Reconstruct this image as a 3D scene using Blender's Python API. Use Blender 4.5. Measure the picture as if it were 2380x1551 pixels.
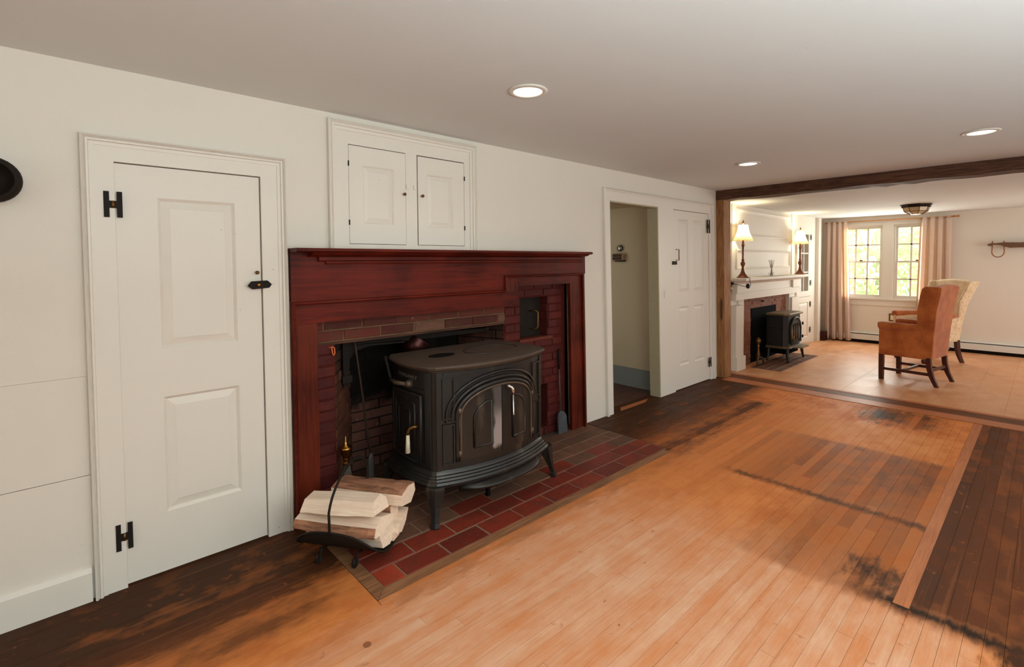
import bpy, bmesh, math, random
from math import sin, cos, pi, sqrt, atan2, radians
from mathutils import Vector, Matrix

random.seed(7)
for o in list(bpy.data.objects): bpy.data.objects.remove(o, do_unlink=True)
SC = bpy.context.scene
COL = SC.collection

# ------------------------------------------------------------------ camera
F_PX, YAW, PITCH, ROLL, CY, EYE, DIST = 1145.01, 0.82889, 0.034357, 0.0070953, 649.4, 1.3503, 2.5922
fw = Vector((cos(YAW)*cos(PITCH), sin(YAW)*cos(PITCH), -sin(PITCH)))
rt = Vector((sin(YAW), -cos(YAW), 0.0)); up = rt.cross(fw)
r2 = cos(ROLL)*rt - sin(ROLL)*up; u2 = sin(ROLL)*rt + cos(ROLL)*up
cam = bpy.data.objects.new('camera', bpy.data.cameras.new('camera')); COL.objects.link(cam)
M = Matrix.Identity(4)
for i in range(3):
    M[i][0] = r2[i]; M[i][1] = u2[i]; M[i][2] = -fw[i]
M[0][3], M[1][3], M[2][3] = 0.0, -DIST, EYE
cam.matrix_world = M
cam.data.sensor_width = 36.0; cam.data.lens = F_PX/2380*36.0
cam.data.shift_y = (CY-775.5)/2380.0
cam.data.clip_start = 0.02; cam.data.clip_end = 200
SC.camera = cam

# ------------------------------------------------------------------ world, sun, big lights, exposure
SC.view_settings.view_transform = 'Standard'; SC.view_settings.look = 'None'
SC.view_settings.gamma = 1.0; SC.view_settings.use_curve_mapping = False
SC.view_settings.exposure = -0.03
W = bpy.data.worlds.new('world'); SC.world = W; W.use_nodes = True
wn = W.node_tree.nodes; wn.clear()
wo = wn.new('ShaderNodeOutputWorld'); wb = wn.new('ShaderNodeBackground')
wb.inputs[0].default_value = (0.86, 0.93, 1.0, 1); wb.inputs[1].default_value = 3.4
W.node_tree.links.new(wb.outputs[0], wo.inputs[0])
SC.cycles.use_denoising = True
SC.cycles.max_bounces = 6; SC.cycles.diffuse_bounces = 4; SC.cycles.glossy_bounces = 3
SC.cycles.transmission_bounces = 3; SC.cycles.transparent_max_bounces = 10
SC.cycles.sample_clamp_indirect = 4.0; SC.cycles.caustics_reflective = False; SC.cycles.caustics_refractive = False

def area(name, loc, rot, sx, sy, power, col):
    l = bpy.data.lights.new(name, 'AREA'); l.shape = 'RECTANGLE'; l.size = sx; l.size_y = sy
    l.energy = power; l.color = col
    o = bpy.data.objects.new(name, l); o.location = loc; o.rotation_euler = rot; COL.objects.link(o)
    return o
DAY = (0.90, 0.97, 1.0)
# added area lamps for daylight from assumed windows; the walls out of view are solid
area('window_daylight', (0.6, -4.50, 1.25), (radians(90), 0, 0), 1.6, 1.3, 23, DAY)
area('window_daylight', (3.6, -4.50, 1.25), (radians(90), 0, 0), 1.6, 1.3, 20, DAY)
area('window_daylight', (-2.90, -2.3, 1.25), (radians(90), 0, radians(-90)), 1.8, 1.3, 8, DAY)
# the photographer's flash, bounced off the ceiling beside the camera
area('bounce_flash', (0.4, -3.6, 1.25), (radians(180), 0, 0), 0.9, 0.9, 114, (0.80, 0.96, 1.0))
area('bounce_flash', (2.0, -4.0, 1.15), (radians(180), 0, 0), 0.9, 0.9, 26, (0.86, 0.96, 1.0))  # second upward lamp, added to even out the ceiling
# daylight at the seen far windows, then an added lamp for an unseen one
area('window_daylight', (9.60, -0.78, 1.30), (radians(90), 0, radians(90)), 1.0, 1.1, 26, (0.97, 1.0, 0.93))
area('window_daylight', (8.2, -4.50, 1.30), (radians(90), 0, 0), 1.8, 1.2, 40, (0.97, 0.98, 0.97))
sun = bpy.data.objects.new('sun', bpy.data.lights.new('sun', 'SUN')); COL.objects.link(sun)
sun.data.energy = 4.6; sun.data.angle = 0.02; sun.data.color = (1, 0.95, 0.85)
sun.rotation_euler = (radians(35), radians(-40), 0)

# ------------------------------------------------------------------ materials
def lin(c):
    return tuple(((v/255)/12.92 if v/255 <= 0.04045 else ((v/255+0.055)/1.055)**2.4) for v in c) + (1.0,)
class NT:
    def __init__(s, name):
        s.m = bpy.data.materials.new(name); s.m.use_nodes = True
        s.n = s.m.node_tree.nodes; s.l = s.m.node_tree.links; s.n.clear()
        s.out = s.n.new('ShaderNodeOutputMaterial'); s.b = s.n.new('ShaderNodeBsdfPrincipled')
        s.l.new(s.b.outputs[0], s.out.inputs[0])
    def pos(s, sc=(1, 1, 1), obj=False):
        if obj: src = s.n.new('ShaderNodeTexCoord').outputs['Object']
        else: src = s.n.new('ShaderNodeNewGeometry').outputs['Position']
        mp = s.n.new('ShaderNodeMapping'); mp.inputs['Scale'].default_value = sc
        s.l.new(src, mp.inputs[0]); return mp.outputs[0]
    def noise(s, vec, scale, detail=4, rough=0.55, dist=0.0):
        t = s.n.new('ShaderNodeTexNoise'); t.inputs['Scale'].default_value = scale
        t.inputs['Detail'].default_value = detail; t.inputs['Roughness'].default_value = rough
        t.inputs['Distortion'].default_value = dist
        s.l.new(vec, t.inputs['Vector']); return t.outputs[0]
    def math(s, op, a, b=None, clamp=False):
        t = s.n.new('ShaderNodeMath'); t.operation = op; t.use_clamp = clamp
        for i, v in enumerate((a, b)):
            if v is None: continue
            if isinstance(v, (int, float)): t.inputs[i].default_value = v
            else: s.l.new(v, t.inputs[i])
        return t.outputs[0]
    def step(s, v, a, b, lo=0.0, hi=1.0):
        t = s.n.new('ShaderNodeMapRange'); t.interpolation_type = 'SMOOTHSTEP'
        t.inputs['From Min'].default_value = a; t.inputs['From Max'].default_value = b
        t.inputs['To Min'].default_value = lo; t.inputs['To Max'].default_value = hi
        s.l.new(v, t.inputs['Value']); return t.outputs[0]
    def mix(s, f, a, b, mode='MIX'):
        t = s.n.new('ShaderNodeMix'); t.data_type = 'RGBA'; t.blend_type = mode
        for i, v in ((0, f), (6, a), (7, b)):
            if isinstance(v, (int, float)): t.inputs[i].default_value = v
            elif isinstance(v, tuple): t.inputs[i].default_value = v
            else: s.l.new(v, t.inputs[i])
        return t.outputs[2]
    def bump(s, h, strength=0.2, dist=0.01):
        t = s.n.new('ShaderNodeBump'); t.inputs['Strength'].default_value = strength
        t.inputs['Distance'].default_value = dist
        s.l.new(h, t.inputs['Height']); s.l.new(t.outputs[0], s.b.inputs['Normal'])
    def rnd(s):
        return s.n.new('ShaderNodeObjectInfo').outputs['Random']
    def set(s, col=None, rough=None, metal=None, spec=None):
        for k, v in (('Base Color', col), ('Roughness', rough), ('Metallic', metal), ('Specular IOR Level', spec)):
            if v is None: continue
            if isinstance(v, (int, float, tuple)): s.b.inputs[k].default_value = v
            else: s.l.new(v, s.b.inputs[k])
        return s.m
MATS = {}
def simple(name, rgb, rough=0.5, metal=0.0, spec=None, var=0.08, scale=20):
    if spec is None: spec = 0.08 if rough > 0.85 else 0.4
    t = NT(name); c = lin(rgb); n = t.noise(t.pos(), scale, 3)
    lo = tuple(v*(1-var) for v in c[:3])+(1,); hi = tuple(min(1, v*(1+var)) for v in c[:3])+(1,)
    MATS[name] = t.set(t.mix(n, lo, hi), rough, metal, spec); return MATS[name]

def paint(name, rgb, rough=0.55, bump=0.12):
    t = NT(name); c = lin(rgb); p = t.pos()
    n = t.noise(p, 1.7, 3); n2 = t.noise(p, 60, 3)
    col = t.mix(n, tuple(v*0.965 for v in c[:3])+(1,), tuple(min(1, v*1.02) for v in c[:3])+(1,))
    sp = t.step(t.noise(p, 55, 1), 0.80, 0.84)
    col = t.mix(t.math('MULTIPLY', sp, 0.5), col, lin((110, 96, 80)))
    t.bump(t.math('ADD', t.noise(p, 6, 3), t.math('MULTIPLY', n2, 0.15)), bump, 0.02)
    MATS[name] = t.set(col, rough, 0, 0.35); return MATS[name]
M_WALL = paint('wall_paint', (228, 219, 206))
M_TRIM = paint('trim_paint', (230, 222, 210), 0.42, 0.06)
M_CEIL = paint('ceiling_paint', (224, 225, 222), 0.85, 0.05)
M_FARW = paint('far_room_paint', (228, 218, 204))
M_HALL = paint('hall_paint', (196, 180, 150))
M_HGREY = simple('hall_grey_paint', (128, 130, 128), 0.5)
M_JAMB = simple('doorway_jamb_paint', (176, 164, 134), 0.5)
M_DARK = simple('dark_gap', (26, 20, 16), 0.9)
M_BLACK = simple('void_black', (8, 7, 6), 0.95)
M_SOOT = simple('soot', (20, 17, 15), 0.95)

def wood(name, dark, light, axis=0, rough=0.45, gs=3.0, wear=None, spec=0.5, bump=0.15, con=0.75):
    t = NT(name); s = [26, 26, 26]; s[axis] = 1.6
    p = t.pos(tuple(s)); n = t.noise(p, gs, 5, 0.6, 0.6); n2 = t.noise(t.pos(), 2.2, 3)
    f = t.math('MULTIPLY', t.step(n, 0.3, 0.7), con); f = t.math('ADD', f, t.math('MULTIPLY', t.step(n2, 0.3, 0.7), 1.05-con), True)
    col = t.mix(f, lin(dark), lin(light))
    if wear:
        w = t.step(t.noise(t.pos((8, 8, 8)), 6, 6, 0.75), 0.66, 0.72)
        col = t.mix(t.math('MULTIPLY', w, 0.7), col, lin(wear))
    t.bump(n, bump, 0.004)
    MATS[name] = t.set(col, rough, 0, spec); return MATS[name]
M_MANT_H = wood('mantel_wood', (46, 12, 8), (108, 34, 19), 0, 0.40, 2.2, spec=0.12, bump=0.06, con=0.45)
M_MANT_V = wood('mantel_wood_vertical', (58, 18, 12), (112, 44, 26), 2, 0.40, 2.2, spec=0.12, bump=0.06, con=0.45)
M_MANT_EDGE = wood('mantel_edge_worn', (48, 24, 16), (104, 70, 46), 2, 0.6, 6, (170, 120, 70))
M_BEAM = wood('dark_beam', (42, 22, 14), (104, 66, 44), 1, 0.7, 3, (130, 90, 60), 0.3, 0.6)
M_POST = wood('post_wood', (112, 70, 40), (176, 124, 76), 2, 0.65, 3, (90, 50, 30), 0.3, 0.5)
M_POSTD = wood('post_bark', (48, 28, 18), (92, 60, 40), 2, 0.8, 3)
M_BORDER = wood('hearth_border_wood', (96, 62, 40), (160, 110, 76), 0, 0.5, 3, spec=0.25)
M_LBAR = wood('lintel_strip_wood', (52, 28, 20), (96, 58, 42), 0, 0.6, 3, spec=0.2)
M_GAP = simple('floor_gap', (108, 68, 44), 0.95)
M_CHLEG = wood('chair_leg_wood', (44, 14, 9), (84, 32, 20), 2, 0.35, 3)

def floorwood(name, far=False):
    t = NT(name)
    P = t.pos((1, 1, 1)); sep = t.n.new('ShaderNodeSeparateXYZ'); t.l.new(P, sep.inputs[0])
    wn1 = t.noise(t.pos((3, 9, 1)), 2.2, 4, 0.6)
    wn2 = t.noise(t.pos((5, 14, 1)), 2.0, 4, 0.6)
    X = t.math('ADD', sep.outputs[0], t.math('MULTIPLY', t.math('SUBTRACT', wn1, 0.5), 0.55))
    Y = t.math('ADD', sep.outputs[1], t.math('MULTIPLY', t.math('SUBTRACT', wn2, 0.5), 0.22))
    XS = t.math('ADD', sep.outputs[0], t.math('MULTIPLY', t.math('SUBTRACT', wn2, 0.5), 0.10))
    R = t.rnd()
    grain = t.noise(t.pos((2.2, 40, 1)), 4.0, 5, 0.65, 0.4)
    streak = t.noise(t.pos((0.9, 11, 1)), 1.6, 3, 0.6)
    blot = t.noise(t.pos((1, 1.6, 1)), 4.5, 5, 0.62)
    if far:
        col = t.mix(t.step(blot, 0.3, 0.7), lin((200, 130, 80)), lin((220, 170, 128)))
        col = t.mix(t.math('MULTIPLY', grain, 0.35), col, lin((190, 126, 80)))
        col = t.mix(t.math('MULTIPLY', R, 0.25), col, lin((214, 156, 110)))
        MATS[name] = t.set(col, t.step(blot, 0.2, 0.8, 0.34, 0.5), 0, 0.45); t.bump(grain, 0.1, 0.002); return MATS[name]
    f = t.math('ADD', t.math('MULTIPLY', t.step(streak, 0.35, 0.65), 0.28), t.math('MULTIPLY', t.step(grain, 0.3, 0.7), 0.22))
    f = t.math('ADD', f, t.math('MULTIPLY', t.step(blot, 0.35, 0.65), 0.30))
    f = t.math('ADD', f, t.math('MULTIPLY', R, 0.30), True)
    base = t.mix(f, lin((222, 176, 144)), lin((206, 126, 76)))
    def rect(x0, x1, y0, y1, sx=0.12, sy=0.12, XX=None):
        XX = XX or X
        a = t.step(XX, x0-sx, x0+sx); b = t.step(XX, x1-sx, x1+sx, 1, 0)
        c = t.step(Y, y0-sy, y0+sy); d = t.step(Y, y1-sy, y1+sy, 1, 0)
        return t.math('MULTIPLY', t.math('MULTIPLY', a, b), t.math('MULTIPLY', c, d))
    # the sanded, paler middle of the room, and the browner, more orange surround
    warm = t.mix(t.step(blot, 0.35, 0.68), lin((216, 132, 70)), lin((190, 106, 54)))
    light = rect(0.55, 2.45, -2.46, -0.86, 0.35, 0.10)
    col = t.mix(light, warm, base)
    orange = rect(2.2, 5.0, -1.55, -0.72, 0.5, 0.14)
    col = t.mix(t.math('MULTIPLY', orange, 0.45), col, lin((218, 132, 74)))
    gold = lin((212, 136, 70)); mid = lin((136, 74, 36)); brown = lin((94, 50, 26)); dark = lin((66, 38, 22)); ink = lin((46, 30, 21))
    def put(col, c, m, amt, mott=0.35, rr=0.25):
        mm = t.math('MULTIPLY', m, t.math('SUBTRACT', t.math('SUBTRACT', amt, t.math('MULTIPLY', R, rr)), t.math('MULTIPLY', t.step(blot, 0.38, 0.66), mott)), True)
        return t.mix(mm, col, c)
    YS = sep.outputs[1]
    col = put(col, mid, rect(2.32, 3.16, -2.6, -1.68, 0.04, 0.22, XS), 1.0, 0.3, 0.45)       # where a rug once lay
    col = put(col, mid, rect(3.16, 4.22, -2.6, -1.30, 0.04, 0.30, XS), 1.0, 0.3, 0.5)
    col = put(col, brown, rect(3.4, 4.2, -2.25, -1.65, 0.25, 0.20), 0.8, 0.5, 0.5)
    col = put(col, gold, rect(4.24, 4.85, -2.2, -1.2, 0.06, 0.2, XS), 0.8, 0.3, 0.3)
    col = put(col, mid, rect(3.0, 4.6, -1.3, -0.75, 0.5, 0.15), 0.5, 0.4, 0.4)
    col = put(col, ink, rect(3.13, 3.19, -2.30, -1.22, 0.03, 0.12, XS), 0.9, 0.35, 0.1)
    col = put(col, ink, rect(2.35, 2.42, -2.9, -2.10, 0.04, 0.10, XS), 1.1, 0.15, 0.0)
    col = put(col, ink, rect(2.45, 2.66, -2.26, -2.02, 0.07, 0.05), 1.0, 0.6, 0.1)
    col = put(col, ink, rect(5.0, 5.5, -2.0, -1.50, 0.10, 0.08), 1.1, 0.5, 0.7)
    side = t.math('MULTIPLY', t.step(YS, -2.256, -2.250, 1, 0), t.step(XS, 2.40, 2.46))
    col = put(col, brown, side, 1.3, 0.30, 0.3)
    col = put(col, dark, rect(2.5, 4.9, -2.62, -2.20, 0.3, 0.05), 0.85, 0.55, 0.3) if False else col
    col = put(col, dark, t.math('MULTIPLY', side, t.step(YS, -2.42, -2.30)), 0.8, 0.6, 0.4)
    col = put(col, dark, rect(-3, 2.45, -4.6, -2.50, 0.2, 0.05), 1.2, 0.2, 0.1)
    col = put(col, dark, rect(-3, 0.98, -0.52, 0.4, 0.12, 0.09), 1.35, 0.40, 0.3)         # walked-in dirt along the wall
    col = put(col, brown, rect(-3, 0.80, -0.72, -0.40, 0.2, 0.08), 0.95, 0.6, 0.4)
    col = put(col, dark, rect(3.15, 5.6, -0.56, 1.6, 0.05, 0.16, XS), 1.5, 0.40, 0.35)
    col = put(col, brown, rect(3.15, 4.9, -0.84, -0.40, 0.06, 0.08, XS), 1.2, 0.5, 0.45)
    col = put(col, mid, rect(0.9, 3.3, -0.90, -0.60, 0.1, 0.04), 0.6, 0.6, 0.4)
    line = t.step(t.noise(t.pos((0.7, 30, 1)), 1.5, 2, 0.5), 0.60, 0.68)
    col = t.mix(t.math('MULTIPLY', line, 0.16), col, lin((170, 104, 62)))
    # drips beside the hearth corner and scattered specks
    vor = t.n.new('ShaderNodeTexVoronoi'); vor.inputs['Scale'].default_value = 13.0; t.l.new(t.pos(), vor.inputs['Vector'])
    drops = t.math('MULTIPLY', t.step(vor.outputs[0], 0.20, 0.26, 1, 0), rect(0.68, 0.86, -1.02, -0.86, 0.03, 0.03))
    col = t.mix(t.math('MULTIPLY', drops, 0.7), col, lin((110, 62, 36)))
    sp = t.step(t.noise(t.pos((1, 1, 1)), 17, 3, 0.6), 0.65, 0.74)
    col = t.mix(t.math('MULTIPLY', sp, 0.55), col, lin((168, 92, 48)))
    sp2 = t.step(t.noise(t.pos((1, 2.5, 1)), 15, 2, 0.5), 0.75, 0.78)
    col = t.mix(t.math('MULTIPLY', sp2, 0.7), col, lin((84, 50, 30)))
    wh = t.step(t.noise(t.pos((1, 1, 1)), 70, 1, 0.5), 0.835, 0.85)
    col = t.mix(wh, col, lin((225, 215, 205)))
    rough = t.math('ADD', t.step(blot, 0.3, 0.7, 0.44, 0.58), t.math('MULTIPLY', grain, 0.06))
    t.bump(grain, 0.10, 0.002)
    MATS[name] = t.set(col, rough, 0, 0.10); return MATS[name]
M_FLOOR = floorwood('floor_planks_wood'); M_FFLOOR = floorwood('far_floor_wood', True)
M_STRIP = wood('light_floor_strip', (156, 86, 46), (186, 112, 66), 0, 0.45, 3, spec=0.25)
M_THRESHO = wood('orange_threshold_wood', (150, 84, 50), (196, 120, 76), 1, 0.45, 2.5, spec=0.25)
M_THRESH = wood('threshold_wood', (60, 32, 20), (132, 76, 44), 1, 0.5, 2.5, spec=0.12)

def brick(name, a, b, c, mort=(150, 128, 108), rough=0.75, soot=None, gray=False, dust=0.25):
    t = NT(name); R = t.rnd(); p = t.pos()
    n = t.noise(p, 9, 5, 0.65); n2 = t.noise(p, 34, 4, 0.6)
    col = t.mix(R, lin(a), lin(b)); col = t.mix(t.math('MULTIPLY', t.step(n, 0.4, 0.7), 0.7), col, lin(c))
    sp = t.step(n2, 0.66, 0.74)
    col = t.mix(t.math('MULTIPLY', sp, dust*2), col, lin(mort))
    if soot:                                                       # smoke staining of the old firebox
        sep = t.n.new('ShaderNodeSeparateXYZ'); t.l.new(p, sep.inputs[0])
        z = t.math('ADD', sep.outputs[2], t.math('MULTIPLY', t.math('SUBTRACT', n, 0.5), 0.25))
        col = t.mix(t.step(z, soot[0], soot[1]), col, lin((20, 17, 15)))
    t.bump(t.math('ADD', n2, n), 0.5, 0.006)
    MATS[name] = t.set(col, rough, 0, 0.2); return MATS[name]
M_BRICK = brick('painted_brick', (72, 22, 20), (94, 34, 28), (62, 26, 22), (170, 120, 100), 0.6, dust=0.06)
M_BRICKL = brick('lintel_brick', (74, 30, 24), (104, 46, 34), (84, 52, 34), (176, 128, 84), 0.6, dust=0.33)
M_BRICKS = brick('splay_brick', (92, 56, 40), (112, 66, 48), (70, 42, 32), (120, 98, 80), 0.8, (0.55, 1.0))
M_BRICKB = brick('firebox_back_brick', (112, 76, 64), (92, 54, 44), (74, 52, 46), (170, 150, 136), 0.9, (0.36, 0.50))
M_HBRICK = brick('hearth_brick', (134, 50, 34), (104, 38, 28), (88, 46, 34), (186, 140, 110), 0.5, dust=0.2)
M_HBRICKR = brick('bright_hearth_brick', (160, 60, 36), (150, 56, 34), (130, 52, 34), (196, 150, 120), 0.5, dust=0.12)
M_HBRICKD = brick('worn_hearth_brick', (120, 80, 60), (96, 66, 52), (84, 62, 48), (160, 134, 112), 0.7, dust=0.25)
M_FBRICK = brick('far_hearth_brick', (132, 84, 62), (120, 72, 52), (146, 100, 76), (150, 110, 84), 0.7, dust=0.1)
M_MORTAR = simple('mortar', (134, 106, 86), 0.95, var=0.25, scale=40)
M_MORTARR = simple('painted_mortar', (80, 32, 26), 0.9, var=0.3, scale=30)
M_MORTD = simple('sooty_mortar', (34, 28, 24), 0.95)
M_ASH = simple('ash_floor', (84, 70, 58), 0.95, var=0.4, scale=12)

def iron(name, a, b, dusty, rough=0.42, patch=None, metal=0.35):
    t = NT(name); p = t.pos(); n = t.noise(p, 5, 5, 0.6); n2 = t.noise(t.pos((1, 1, 0.25)), 9, 4, 0.6)
    col = t.mix(n, lin(a), lin(b))
    col = t.mix(t.math('MULTIPLY', t.step(n2, 0.55, 0.75), 0.5), col, lin(dusty))
    if patch:                                                      # flaking silver-grey patch on the left door
        sep = t.n.new('ShaderNodeSeparateXYZ'); t.l.new(p, sep.inputs[0])
        nn = t.noise(t.pos((1, 1, 0.5)), 26, 4, 0.7)
        x = t.math('ADD', sep.outputs[0], t.math('MULTIPLY', t.math('SUBTRACT', nn, 0.5), 0.09))
        z = t.math('ADD', sep.outputs[2], t.math('MULTIPLY', t.math('SUBTRACT', nn, 0.5), 0.10))
        a1 = t.step(x, patch[0]-0.012, patch[0]+0.012); b1 = t.step(z, patch[2]-0.02, patch[2]+0.01)
        c1 = t.step(z, patch[3]-0.06, patch[3]+0.06, 1, 0.25)
        col = t.mix(t.math('MULTIPLY', t.math('MULTIPLY', a1, b1), c1), col, lin((158, 150, 148)))
    t.bump(t.noise(p, 60, 3), 0.12, 0.002)
    MATS[name] = t.set(col, rough, metal, 0.5); return MATS[name]
M_IRON = iron('stove_cast_iron', (28, 26, 24), (46, 42, 38), (92, 80, 66), 0.36)
M_IRONTOP = iron('stove_top_iron', (72, 60, 50), (92, 76, 64), (112, 88, 70), 0.6)
M_IRONDOOR = iron('stove_door_iron', (34, 31, 29), (56, 50, 45), (120, 104, 88), 0.28, (1.735, 1.79, 0.345, 0.52))
M_IRONGOLD = iron('worn_arch_moulding', (62, 52, 44), (104, 84, 66), (150, 124, 98), 0.4)
M_IRONL = iron('stove_letters', (84, 78, 70), (104, 96, 88), (120, 110, 98), 0.5)
M_BLKMET = simple('black_wrought_iron', (34, 28, 23), 0.6, 0.0, 0.12, var=0.3, scale=30)
M_STEEL = simple('tool_steel', (84, 78, 72), 0.55, 0.3, var=0.25, scale=20)
M_RUST = simple('rusty_rod', (70, 50, 40), 0.6, 0.5, var=0.3)
M_CHROME = simple('bright_nickel', (210, 205, 200), 0.2, 1.0)
M_BRASS = simple('brass', (176, 128, 58), 0.28, 1.0)
M_BRASSD = simple('aged_brass', (120, 88, 48), 0.4, 0.9)
M_COPPER = simple('dark_copper', (64, 30, 24), 0.35, 0.7)
M_ORANGE = simple('orange_plastic', (220, 110, 60), 0.5)
M_IVORY = simple('ivory_ceramic', (226, 214, 186), 0.3)
M_FIRESTOVE = iron('far_stove_iron', (16, 15, 14), (26, 24, 22), (48, 42, 36), 0.5, metal=0.0)
M_FIRETOP = iron('far_stove_top', (104, 88, 62), (126, 106, 76), (134, 110, 80), 0.55)
M_MICA = simple('stove_window', (150, 130, 104), 0.25)
M_GOLDLT = simple('antique_bronze', (112, 62, 42), 0.4, 0.4)
M_PLASTICB = simple('black_plastic', (24, 22, 22), 0.5)
M_WHITEM = simple('heater_enamel', (222, 218, 208), 0.4, var=0.02)
M_ROD = simple('wooden_rod', (190, 128, 74), 0.45)
M_LAMPIRON = simple('dark_bronze', (48, 38, 28), 0.5, 0.5)
M_TAN = simple('tan_wood_box', (150, 118, 86), 0.5)
M_YOKE = wood('yoke_wood', (72, 46, 30), (122, 84, 58), 1, 0.6, 3)
M_BOW = simple('bent_wood_bow', (150, 100, 60), 0.5)

def logmat(name, a, b, c, ax=0, sc=30):
    t = NT(name); s = [sc, sc, sc]; s[ax] = 2.0
    p = t.pos(tuple(s), True); n = t.noise(p, 2.5, 5, 0.65, 0.4)
    n2 = t.noise(t.pos((1, 1, 1), True), 14, 3)
    col = t.mix(t.step(n, 0.3, 0.7), lin(a), lin(b)); col = t.mix(t.math('MULTIPLY', t.step(n2, 0.5, 0.75), 0.5), col, lin(c))
    t.bump(n, 0.5, 0.006); MATS[name] = t.set(col, 0.8, 0, 0.3); return MATS[name]
M_LOG = logmat('split_wood', (244, 222, 200), (228, 198, 172), (236, 204, 180))
M_BARK = logmat('log_bark', (176, 122, 92), (104, 68, 48), (200, 146, 112), 0, 16)
def fabric(name, a, b, scale=40, pat=False, rough=0.9):
    t = NT(name); p = t.pos((1, 1, 1), True); n = t.noise(p, 7, 4, 0.6); n2 = t.noise(p, scale, 2)
    col = t.mix(t.step(n, 0.3, 0.7), lin(a), lin(b))
    if pat:
        w = t.noise(p, 22, 2, 0.5, 2.2); col = t.mix(t.math('MULTIPLY', t.step(w, 0.5, 0.56), 0.5), col, lin(pat))
    t.bump(n2, 0.3, 0.003); m = t.set(col, rough, 0, 0.2)
    t.b.inputs['Sheen Weight'].default_value = 0.3
    MATS[name] = m; return m
M_SUEDE = fabric('rust_suede', (160, 80, 34), (194, 110, 54))
M_CREAM = fabric('cream_damask', (226, 196, 158), (236, 210, 176), 60, (200, 160, 110))
M_SEAT = fabric('pink_cushion', (222, 190, 172), (232, 204, 186))
def curtainmat():
    t = NT('curtain_cloth'); p = t.pos(); n = t.noise(p, 120, 2)
    col = t.mix(n, lin((236, 214, 198)), lin((244, 226, 212)))
    t.set(col, 0.95, 0, 0.1)
    tr = t.n.new('ShaderNodeBsdfTranslucent'); tr.inputs[0].default_value = lin((240, 206, 176))
    mx = t.n.new('ShaderNodeMixShader'); mx.inputs[0].default_value = 0.42
    t.l.new(t.b.outputs[0], mx.inputs[1]); t.l.new(tr.outputs[0], mx.inputs[2]); t.l.new(mx.outputs[0], t.out.inputs[0])
    MATS['curtain'] = t.m; return t.m
M_CURT = curtainmat()
def shade_mat():
    t = NT('lamp_shade_cloth'); t.set(lin((246, 232, 200)), 0.8, 0, 0.1)
    tr = t.n.new('ShaderNodeBsdfTranslucent'); tr.inputs[0].default_value = lin((250, 236, 190))
    mx = t.n.new('ShaderNodeMixShader'); mx.inputs[0].default_value = 0.6
    t.l.new(t.b.outputs[0], mx.inputs[1]); t.l.new(tr.outputs[0], mx.inputs[2]); t.l.new(mx.outputs[0], t.out.inputs[0])
    return t.m
M_SHADE = shade_mat()
def glassmat(name, tint=(1, 1, 1, 1), gloss=0.08):
    t = NT(name); tr = t.n.new('ShaderNodeBsdfTransparent'); tr.inputs[0].default_value = tint
    gl = t.n.new('ShaderNodeBsdfGlossy'); gl.inputs['Roughness'].default_value = 0.03
    mx = t.n.new('ShaderNodeMixShader'); mx.inputs[0].default_value = gloss
    t.l.new(tr.outputs[0], mx.inputs[1]); t.l.new(gl.outputs[0], mx.inputs[2]); t.l.new(mx.outputs[0], t.out.inputs[0])
    return t.m
M_GLASS = glassmat('window_glass'); M_GLASSY = glassmat('clear_bottle_glass', (0.93, 0.95, 0.92, 1), 0.18)
M_LGLASS = simple('lamp_amber_glass', (206, 178, 136), 0.25)
def emit(name, rgb, strength):
    t = NT(name); e = t.n.new('ShaderNodeEmission'); e.inputs[0].default_value = rgb+(1,); e.inputs[1].default_value = strength
    t.l.new(e.outputs[0], t.out.inputs[0]); return t.m
M_LED = emit('downlight_lens', (1.0, 0.93, 0.84), 5.0)
M_BULB = emit('bulb_glow', (1.0, 0.86, 0.58), 14.0)
M_LEAF = simple('leaves', (214, 224, 170), 0.7, var=0.35, scale=1.5)
M_GRASS = simple('lawn', (206, 212, 170), 0.9, var=0.3, scale=2)
M_TRUNK = simple('trunk', (190, 184, 160), 0.9)

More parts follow.
